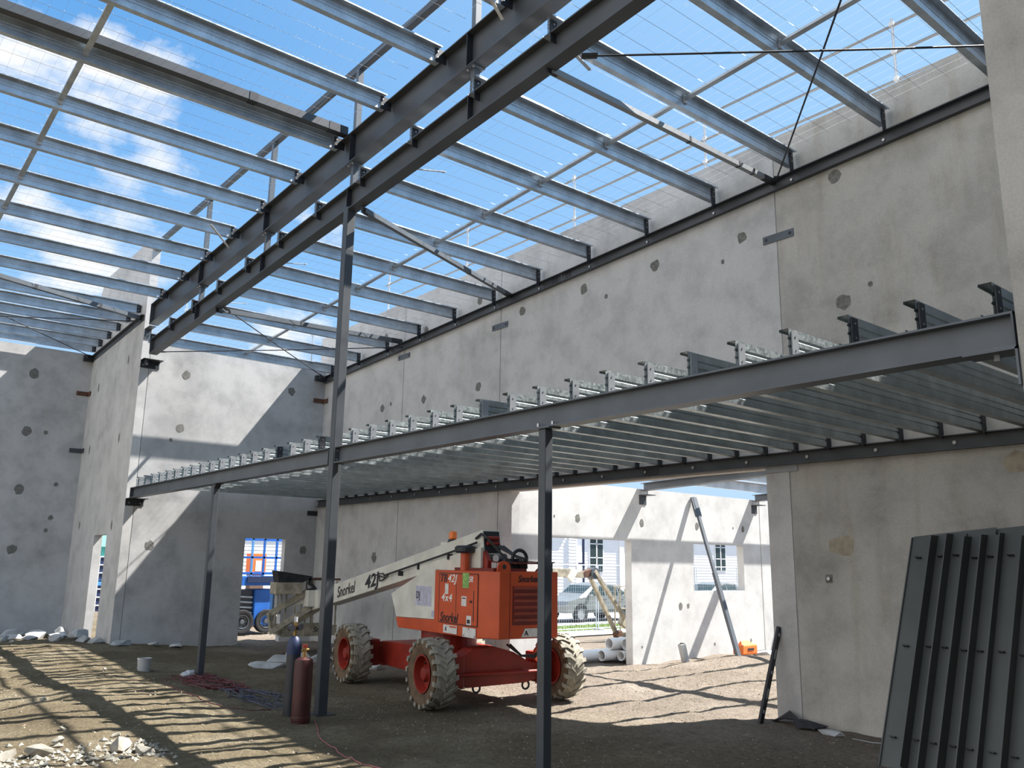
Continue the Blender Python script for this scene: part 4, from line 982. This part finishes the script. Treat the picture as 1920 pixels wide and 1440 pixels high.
pipe(12.62, 12.20, .335, 1.2, .11, 'white drain pipe on top left of the stack', .0)
pipe(12.72, 11.985, .12, 1.2, .095, 'white drain pipe at the bottom right of the stack', .0)
pipe(12.84, 11.965, .335, 1.2, .11, 'white drain pipe on top right beside the door jamb', .0)


# ------------------------------------------------------------------ stack of steel sections leaning on the near wall
roff = 0
def lean(lab, yb, yt, xt, zt, web, fl_l, fl_r, lean_x=.86, rear=None):
    global roff
    xb = xt-lean_x
    t = thing('steel_section', lab, 'steel section', (xb, yb, 0), 0, 'grey steel sections leaning on the near wall')
    p, q = V((0, 0, 0)), V((xt-xb, yt-yb, zt)); tw = .011; upv = (-1, 0, .3)
    pts = [(0, 0), (0, fl_l), (tw, fl_l), (tw, tw), (web-tw, tw), (web-tw, fl_r), (web, fl_r), (web, 0)]
    _, _, a_, r_, u_ = MB().frame(p, q, upv)
    n = len(pts); lo = [p+r_*x+u_*y for x, y in pts]; hi = []
    for x, y in pts:
        k = q+r_*x+u_*y; hi.append(k+a_*((q.z-k.z)/a_.z))
    MB().poly(lo+hi, [(i, (i+1) % n, n+(i+1) % n, n+i) for i in range(n)]+[tuple(reversed(range(n))), tuple(range(n, 2*n))]).build('section', M['stackst'], t)
    for f_ in (.90, .50, .12):
        c_ = p.lerp(q, f_)+r_*web*.45+u_*(tw+.012)
        MB().prof(c_-u_*.02, c_+u_*.03, [(-.028, -.006), (.028, -.006), (.028, .006), (-.028, .006)], up=a_).build('cleat', M['black'], t)
    if rear:
        # tall mitred web and flange behind the front face, running along the wall
        L, rise = rear
        o = q+V((.03+.1*roff, 0, .01)); roff += 1
        m = MB(); k = [o, o-a_*2.0, o-a_*2.0+V((.10, -L, 0)), o+V((.10, -L, rise))]
        n_ = V((1, .14, 0)).normalized()*.012
        m.poly([x for x in k]+[x+n_ for x in k], [(0, 1, 2, 3), (7, 6, 5, 4), (0, 3, 7, 4), (1, 5, 6, 2), (0, 4, 5, 1), (3, 2, 6, 7)]); m.build('rear_plate', M['stackst'], t)
    return t
secs = [('leftmost, with the widest face', .235, .03, .05, (.80, .085)), ('second from the left', .15, .16, .03, None), ('third from the left', .15, .15, .03, (.75, .085)), ('fourth from the left', .15, .17, .04, None), ('fifth from the left', .13, .15, .03, (.7, .085)), ('sixth from the left', .20, .12, .03, None), ('rightmost', .15, .15, .03, None)]
yy = 4.36
for i, (lb, wb_, fl, fr, rr) in enumerate(secs):
    lean('long grey steel section leaning on the near wall, '+lb, yy+.10, yy, XW-.42+(.0 if i == 0 else .03*(i % 2)), 2.20+(.0 if i == 0 else .015*(i % 3)), wb_, fl, fr, rear=rr)
    yy -= wb_+.018

# ------------------------------------------------------------------ outside: second lift, fence, car, grass, houses
g2 = thing('elbow_lift', 'cream articulated boom lift outside the far doorway', 'boom lift', (14.1, 15.5, gz(14.1, 15.5)))
z0 = -gz(14.1, 15.5)
def gb(p, q, w, h, nm, mat='dirtycream', par=None): return MB().bar(V(p)-V((14.1, 15.5, 0))+V((0, 0, z0)), V(q)-V((14.1, 15.5, 0))+V((0, 0, z0)), w, h).build(nm, M[mat], par or g2, bevel=.006)
gb((12.9, 15.5, 1.70), (14.62, 15.5, 1.66), .2, .2, 'lower_boom'); gb((14.5, 15.5, 1.63), (15.15, 15.5, 1.62), .14, .15, 'inner_boom')
gb((14.55, 15.4, 1.50), (14.75, 15.4, 1.75), .06, .2, 'boom_collar', 'cream')
gb((15.1, 15.5, 1.62), (15.5, 15.5, 1.72), .16, .16, 'elbow', 'rust'); 
m = MB().cyl(V((15.45-14.1, -.12, 1.66+z0)), V((15.45-14.1, .12, 1.66+z0)), .14, 16).build('elbow_drum', M['steel2'], g2)
gb((15.42, 15.4, 1.72), (16.50, 15.4, .55), .09, .09, 'jib_arm'); gb((15.46, 15.6, 1.58), (16.40, 15.6, .15), .09, .09, 'jib_arm')
gb((16.25, 15.5, .12), (16.45, 15.5, .18), .15, .12, 'jib_foot', 'rust'); gb((16.45, 15.5, .5), (16.7, 15.5, .35), .12, .2, 'jib_head', 'dirtycream')
bx = gb((16.62, 15.5, .12), (17.4, 15.5, .12), .8, .12, 'platform')
for xx in (16.66, 16.85, 17.3):
    for yy in (15.12, 15.88): gb((xx, yy, .15), (xx, yy, 1.32), .03, .03, 'stanchion', 'dirtycream')
for zz_ in (1.32, .75): gb((16.62, 15.12, zz_), (17.4, 15.12, zz_), .03, .03, 'rail', 'dirtycream'); gb((16.62, 15.88, zz_), (17.4, 15.88, zz_), .03, .03, 'rail', 'dirtycream')
gb((16.5, 15.3, 1.18), (16.95, 15.3, 1.18), .2, .2, 'control_box', 'dirtycream'); gb((16.4, 15.25, 1.44), (17.0, 15.25, 1.34), .03, .03, 'rail', 'dirtycream')
MB().box(-2.4, -.9, -.6, .6, .5, 1.5).build('turntable_body', M['cream'], g2, bevel=.03)
for cx, cy in ((-3.2, -.8), (-1.4, -.8), (-3.2, .8), (-1.4, .8)): wheel('wheel', cx, cy, 1 if cy > 0 else -1, .4, .3, g2, lug=False, rimmat='dirtycream')

# temporary fence
FY = 19.7
fz = gz(20, FY)
for i in range(6):
    x0 = 12.4+2.5*i; zf_ = gz(x0+1.2, FY)
    t = thing('fence_panel', 'galvanised temporary mesh fence panel beyond the doorway, %s one from the left' % ordn(i), 'fence panel', (x0, FY, zf_), 0, 'temporary fence panels')
    m = MB()
    for p, q in (((0, 0, .05), (0, 0, 2.05)), ((2.4, 0, .05), (2.4, 0, 2.05)), ((0, 0, 2.05), (2.4, 0, 2.05)), ((0, 0, .1), (2.4, 0, .1))): m.tube([p, q], .018, 6)
    m.build('frame', M['galvd'], t)
    m = MB()
    for k in range(1, 24): m.box(k*.1-.003, k*.1+.003, -.002, .002, .1, 2.05)
    for k in range(1, 14): m.box(0, 2.4, -.002, .002, .1+k*.14, .1+k*.14+.006)
    m.build('wire_mesh', M['galvd'], t)
    MB().box(.02, .2, -.25, .25, 0, .07).build('foot_block', M['rubble'], t)
# verge, road
def slab(name, x0, x1, y0, y1, lift_, mat, label):
    m = MB(); nxx = 20; nyy = 8; vs_ = []
    for j in range(nyy+1):
        for i in range(nxx+1):
            x, y = x0+(x1-x0)*i/nxx, y0+(y1-y0)*j/nyy; vs_.append((x, y, -.3*sm(13.5, 24, y)+lift_))
    m.poly(vs_, [(j*(nxx+1)+i, j*(nxx+1)+i+1, (j+1)*(nxx+1)+i+1, (j+1)*(nxx+1)+i) for j in range(nyy) for i in range(nxx)])
    o = m.build(name, mat); o['kind'] = 'structure'; o['label'] = label; return o
slab('path_1', 13.2, 60, 17.6, 20.0, .03, M['road'], 'grey paved path under the temporary fence')
slab('street_1', 13.2, 90, 22.6, 30.5, .03, M['road'], 'grey street behind the grass verge')
rnd = random.Random(11); m = MB()
for _ in range(9000):
    x = rnd.uniform(15, 34); y = rnd.uniform(20.0, 22.6); h = rnd.uniform(.05, .17); a = rnd.uniform(0, PI); w = .008; z = -.3*sm(13.5, 24, y)
    lx, ly = rnd.uniform(-.04, .04), rnd.uniform(-.04, .04)
    m.poly([(x-w*math.cos(a), y-w*math.sin(a), z), (x+w*math.cos(a), y+w*math.sin(a), z), (x+lx, y+ly, z+h)], [(0, 1, 2)])
tag(m.build('verge_grass', M['grassm']), 'strip of yellow-green grass between the fence and the parked car', 'grass', kind='stuff')
slab('lawn_1', 13.2, 60, 20.0, 22.6, .02, plain('lawn_soil', (.16, .20, .06), .9, var=.3, scale=4), 'grass verge ground beyond the fence')
# car
def car(x, y, lab, z):
    t = thing('parked_car', lab, 'car', (x, y, z), 0)
    # side profile (x forward = left), lofted across width
    prof = [(-2.15, .35), (-2.2, .62), (-2.05, .78), (-1.25, .92), (-.55, 1.36), (.1, 1.44), (.75, 1.40), (1.45, 1.02), (2.1, .96), (2.2, .6), (2.15, .32)]
    m = MB(); secs = []
    for yy, k in ((-.84, 0), (-.80, .0), (-.62, 1), (.62, 1), (.80, 0), (.84, 0)):
        s_ = []
        for px, pz in prof:
            if abs(yy) > .7 and pz > .95: s_.append((px*.97, yy*.97, .93+(pz-.93)*.05))
            else: s_.append((px*(1 if abs(yy) < .8 else .985), yy, pz))
        secs.append(s_)
    n = len(prof)
    vs_ = [p for s_ in secs for p in s_]
    fs = [(j*n+i, j*n+(i+1) % n, (j+1)*n+(i+1) % n, (j+1)*n+i) for j in range(5) for i in range(n)]
    fs += [tuple(range(n)), tuple(5*n+i for i in reversed(range(n)))]
    m.poly(vs_, fs); m.smooth = True; body = m.build('body', M['silver'], t)
    gl = MB()
    for sg in (-1, 1):
        q = [(-1.05, .95), (-.52, 1.30), (.05, 1.37), (.70, 1.33), (1.25, 1.0)]
        # side glass follows the lean of the cabin
        vs_ = []
        for px, pz in q:
            k = (pz-.93)/.47; vs_.append((px, sg*(.815-.17*k), pz))
        gl.poly(vs_, [tuple(range(5))])
    gl.poly([(-1.2, -.6, .945), (-.6, -.58, 1.345), (-.6, .58, 1.345), (-1.2, .6, .945)], [(0, 1, 2, 3)]); gl.poly([(1.4, -.6, 1.06), (.8, -.58, 1.385), (.8, .58, 1.385), (1.4, .6, 1.06)], [(0, 1, 2, 3)])
    gl.build('windows', M['glassy'], t)
    for px in (-.02, .72): MB().bar((px, -.80, .97), (px-.02, -.66, 1.37), .05, .03).build('pillar', M['silver'], t)
    for px in (-.1, .85): MB().box(px-.08, px+.08, -.865, -.84, .80, .83).build('door_handle', M['black'], t)
    MB().box(-1.0, 1.2, -.86, -.845, .42, .46).build('side_moulding', M['black'], t)
    mr = MB().box(-1.0, -.85, -.98, -.84, .93, 1.03).build('mirror', M['silver'], t, bevel=.02)
    for px in (-1.38, 1.32):
        for sg in (-1, 1):
            w = MB().lathe([(.21, -.1), (.31, -.09), (.32, 0), (.31, .09), (.21, .1)], (0, 0, 0), 'Y', 24, closed=True).build('wheel', M['rubber'], t, (px, sg*.78, .31))
            MB().lathe([(.21, sg*.08), (.06, sg*.05), (.001, sg*.06)], (0, 0, 0), 'Y', 16).build('rim', M['alum'], w)
            MB().lathe([(.37, sg*.085), (.37, sg*.09), (.001, sg*.09)], (0, 0, 0), 'Y', 24).build('wheel_arch', M['rubber'], t, (px, sg*.76, .33))
    return t
cz = -.3+.03
car(24.45, 24.6, 'silver sedan parked beyond the fence, seen through the far doorway', cz)
car(32.3, 24.6, 'second silver car, only its roof showing through the far window', cz)
# houses
def house(x0, x1, y, zt, wins, lab, name='white_house'):
    t = thing(name, lab, 'house', ((x0+x1)/2, y, -.5)); cx = (x0+x1)/2
    m = MB().box(x0-cx, x1-cx, 0, 9, 0, zt+.5); w = m.build('wall', M['house'], t)
    m = MB()
    k = 0
    while .4+.2*k < zt+.4:
        z = .3+.2*k; m.poly([(x0-cx, -.005, z+.2), (x1-cx, -.005, z+.2), (x1-cx, -.03, z), (x0-cx, -.03, z)], [(0, 1, 2, 3)]); m.poly([(x0-cx, -.03, z), (x1-cx, -.03, z), (x1-cx, -.0, z), (x0-cx, 0, z)], [(0, 1, 2, 3)]); k += 1
    m.build('weatherboards', M['house'], w)
    m = MB(); zr = zt+.5; m.poly([(x0-cx-.1, -.6, zr-.1), (x1-cx+.1, -.6, zr-.1), (x1-cx+.1, 4.5, zr+1.8), (x0-cx-.1, 4.5, zr+1.8), (x1-cx+.1, 9.6, zr-.1), (x0-cx-.1, 9.6, zr-.1)], [(0, 1, 2, 3), (3, 2, 4, 5), (0, 3, 5), (1, 4, 2), (0, 5, 4, 1)]); m.build('roof', M['roofm'], t)
    for (wx, wz0, wz1, ww) in wins:
        f = MB().box(wx-cx-ww/2-.07, wx-cx+ww/2+.07, -.07, -.03, wz0+.5-.07, wz1+.5+.07).build('window_frame', M['pvc'], t)
        MB().box(wx-cx-ww/2, wx-cx+ww/2, -.085, -.065, wz0+.5, wz1+.5).build('glass', M['glassy'], f)
        m = MB().box(wx-cx-.05, wx-cx+.05, -.1, -.08, wz0+.5, wz1+.5)
        for q in (1, 2, 3, 4):
            z = wz0+.5+(wz1-wz0)*q/4.; m.box(wx-cx-ww/2, wx-cx+ww/2, -.1, -.08, z-.03, z+.03)
        m.build('glazing_bars', M['pvc'], f)
    return t
house(33.0, 37.5, 39.0, 5.2, [], 'white weatherboard house end left of the sash window', 'white_house')
h2 = house(37.85, 50, 40.0, 5.2, [(40.2, 1.45, 5.0, 1.15)], 'white weatherboard house with a tall sash window seen through the doorway')
for x in (38.6, 42.6): MB().box(x-44-.25+.1, x-44+.25, -.12, -.03, 0, 5.6).build('pilaster', M['house'], h2)
house(50.3, 62, 40.0, 5.2, [(53.4, 1.6, 5.0, 1.15)], 'white weatherboard house seen through the far window')
t = thing('downpipe', 'dark blue downpipe on the corner of the white house', 'downpipe', (37.7, 38.6, -.5)); MB().cyl((0, 0, 0), (0, 0, 5.4), .08, 10).build('pipe', M['navy'], t); MB().box(-.12, .12, .0, .35, 2.4, 2.5).build('clip', M['navy'], t)

# beyond the back wall doorway: blue lift and orange bin
b = thing('scissor_lift', 'blue lift standing outside the back wall doorway', 'lift', (9.4, 21.9, 0))
MB().box(-.23, .2, -.4, .3, .22, 1.12).build('tower', M['blue'], b, bevel=.02); MB().box(.2, .32, -.3, .3, .2, 1.12).build('side_panel', M['bluelt'], b, bevel=.01)
MB().box(-1.3, 1.05, -.5, .6, 1.22, 1.45).build('deck', M['blue'], b, bevel=.01); MB().box(-.5, .5, -.52, -.4, 1.30, 1.45).build('deck_trim', M['navy'], b)
MB().box(-1.0, -.25, -.3, .5, .35, 1.1).build('scissor_pack', M['steel'], b)
for k in range(5): MB().bar((-1.0, -.32, .45+.13*k), (-.25, -.32, .40+.13*k), .03, .04).build('scissor_arm', M['galvd'], b)
for xx in (-1.25, -.40, -.08, .26, .62, 1.0): MB().bar((xx, -.45, 1.45), (xx, -.45, 2.42), .05, .05).build('stanchion', M['bluelt'] if xx == -.40 else M['blue'], b)
for zz_ in (1.52, 1.93, 2.40): MB().bar((-1.3, -.45, zz_), (1.05, -.45, zz_), .05, .05).build('rail', M['blue'], b); MB().bar((-1.3, .55, zz_), (1.05, .55, zz_), .05, .05).build('rail', M['blue'], b)
for cx in (-.52, .12): wheel('wheel', cx, -.35, -1, .32, .22, b, lug=False, rimmat='steel2').rotation_euler = (0, 0, PI/2)
dd = MB().box(-.14, -.02, -.405, -.4, .3, .42).build('decal', M['decal'], b)
MB().box(.36, .56, -.3, .2, .5, 1.05).build('power_pack', M['plastic'], b, bevel=.03)
t = thing('orange_crate', 'orange crate with a white label beyond the blue lift rails', 'crate', (10.12, 23.8, 0))
MB().box(-.22, .22, -.2, .2, 1.45, 2.05).build('body', M['hiviz'], t, bevel=.01); MB().box(-.1, .08, -.205, -.2, 1.55, 1.85).build('label_plate', M['decal'], t); MB().box(-.2, .2, -.15, .15, 0, 1.45).build('pallet_stack', M['brick'], t)
house(6.6, 24, 44, 5.2, [], 'pale house far beyond the back wall doorway')
t = thing('mesh_screen', 'blue and white mesh screen seen through the slot doorway', 'screen', (8.2, 33, 0))
MB().box(-1.2, 1.6, 0, .05, .0, 1.9).build('shade_cloth', M['navy'], t)
for k in range(7): MB().box(-1.2, 1.6, -.03, 0, .2+.28*k, .24+.28*k).build('rail', M['pvc'], t)
MB().box(-1.2, 1.6, -.03, 0, .9, 1.1).build('stripe', M['bluelt'], t)
for k in range(10): MB().box(-1.2+.3*k, -1.17+.3*k, -.04, 0, 0, 1.9).build('upright', M['pvc'], t)
t = thing('teal_shed', 'teal sheet metal shed far beyond the slot doorway', 'shed', (9.2, 37, -.2))
MB().box(-2, 2.2, 0, 2, 0, 2.5).build('wall', M['teal'], t); MB().box(-2.1, 2.3, -.1, 2.1, 2.5, 3.3).build('fascia', plain('pale_teal_sheet', (.35, .75, .68), .5), t); MB().box(-2, 2.2, -.12, 0, 1.9, 2.05).build('band', M['pvc'], t)
for nm in ('scissor_lift',): pass

# ------------------------------------------------------------------ lights, sky, camera
sun = bpy.data.lights.new('sun', 'SUN'); sun.energy = 15.5; sun.angle = math.radians(.53); sun.color = (1., .965, .92)
so = bpy.data.objects.new('sun', sun); COL.objects.link(so)
sd = V((.70, -.235, 1.)).normalized(); so.rotation_euler = sd.to_track_quat('Z', 'Y').to_euler()
w = bpy.data.worlds.new('sky'); SC.world = w; w.use_nodes = True; t = w.node_tree
bg = t.nodes['Background']
tc = N(t, 'ShaderNodeTexCoord'); sp = N(t, 'ShaderNodeSeparateXYZ'); t.links.new(tc.outputs['Generated'], sp.inputs[0])
sky = ramp(t, [(0., (.52, .70, .92)), (.10, (.50, .72, .98)), (.30, (.28, .56, .95)), (.55, (.13, .38, .80)), (1., (.09, .28, .66))]); t.links.new(sp.outputs[2], sky.inputs[0])
# brighter toward the sun side (+x)
dt = N(t, 'ShaderNodeVectorMath', operation='DOT_PRODUCT'); t.links.new(tc.outputs['Generated'], dt.inputs[0]); dt.inputs[1].default_value = sd
sr = ramp(t, [(.35, (0, 0, 0)), (.95, (1, 1, 1))]); t.links.new(dt.outputs['Value'], sr.inputs[0])
c0 = mix(t, sr.outputs[0], sky.outputs[0], (.44, .70, 1.0))
CLOUDS = [(.165, .868, .468, 4.6, .95), (.215, .856, .47, 4.2, .95), (.10, .875, .472, 4., .7), (.213, .906, .366, 3.5, .8), (.25, .873, .41, 4.5, .6), (.181, .937, .298, 4.5, .85), (.407, .882, .238, 4, .9), (.403, .84, .364, 4., .5), (.12, .926, .36, 3.5, .6), (.27, .925, .25, 4, .6)]
# cumulus clouds: patches in the low left sky
mp = N(t, 'ShaderNodeMapping'); mp.inputs['Scale'].default_value = (1, 1, 1.7); t.links.new(tc.outputs['Generated'], mp.inputs['Vector'])
cn = N(t, 'ShaderNodeTexNoise', Scale=9., Detail=10., Roughness=.58); t.links.new(mp.outputs[0], cn.inputs['Vector'])
acc = None
for (dx, dy, dz, wd_, st) in CLOUDS:
    md = N(t, 'ShaderNodeVectorMath', operation='DOT_PRODUCT'); t.links.new(tc.outputs['Generated'], md.inputs[0]); md.inputs[1].default_value = V((dx, dy, dz)).normalized()
    mr_ = N(t, 'ShaderNodeMapRange'); mr_.inputs[1].default_value = math.cos(math.radians(wd_)); mr_.inputs[2].default_value = 1.; mr_.inputs[4].default_value = st; t.links.new(md.outputs['Value'], mr_.inputs[0])
    if acc is None: acc = mr_.outputs[0]
    else:
        mx = N(t, 'ShaderNodeMath', operation='MAXIMUM'); t.links.new(acc, mx.inputs[0]); t.links.new(mr_.outputs[0], mx.inputs[1]); acc = mx.outputs[0]
ad = N(t, 'ShaderNodeMath', operation='MULTIPLY_ADD'); t.links.new(acc, ad.inputs[0]); ad.inputs[1].default_value = .37; t.links.new(cn.outputs['Fac'], ad.inputs[2])
cr = ramp(t, [(.66, (0, 0, 0)), (.86, (1, 1, 1))]); t.links.new(ad.outputs[0], cr.inputs[0])
c1 = mix(t, cr.outputs[0], c0, (.98, .99, 1.0))
bk = N(t, 'ShaderNodeVectorMath', operation='DOT_PRODUCT'); t.links.new(tc.outputs['Generated'], bk.inputs[0]); bk.inputs[1].default_value = V((-.96, .02, .22)).normalized()  # unseen bright bank added behind and left of the viewer as fill light
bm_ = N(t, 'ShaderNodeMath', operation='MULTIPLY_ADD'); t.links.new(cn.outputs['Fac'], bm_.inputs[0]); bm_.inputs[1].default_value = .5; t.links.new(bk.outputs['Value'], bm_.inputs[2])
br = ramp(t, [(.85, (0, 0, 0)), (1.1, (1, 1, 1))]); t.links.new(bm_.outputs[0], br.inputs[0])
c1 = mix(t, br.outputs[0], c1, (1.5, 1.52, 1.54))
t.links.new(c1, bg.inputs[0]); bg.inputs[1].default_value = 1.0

R_ = [[0.77252, -0.634827, 0.014712], None, None]
def Rm(a, b, c):
    ca, sa = math.cos(a), math.sin(a); r = V((ca, -sa, 0)); f0 = V((sa, ca, 0)); u0 = V((0, 0, 1))
    f = f0*math.cos(b)+u0*math.sin(b); u = u0*math.cos(b)-f0*math.sin(b)
    return r*math.cos(c)+u*math.sin(c), u*math.cos(c)-r*math.sin(c), f
r_, u_, f_ = Rm(0.687804730, 0.210482989, 0.0147118911)
cam = bpy.data.cameras.new('camera'); co = bpy.data.objects.new('camera', cam); COL.objects.link(co)
mw = Matrix((r_, u_, -f_)).transposed().to_4x4(); mw.translation = V((0, 0, EYE)); co.matrix_world = mw
cam.sensor_width = 36; cam.lens = 1579.25/1920*36; cam.clip_end = 400
SC.camera = co
SC.view_settings.view_transform = 'Standard'; SC.view_settings.look = 'None'; SC.view_settings.gamma = 1; SC.view_settings.use_curve_mapping = False
SC.view_settings.exposure = 0.1
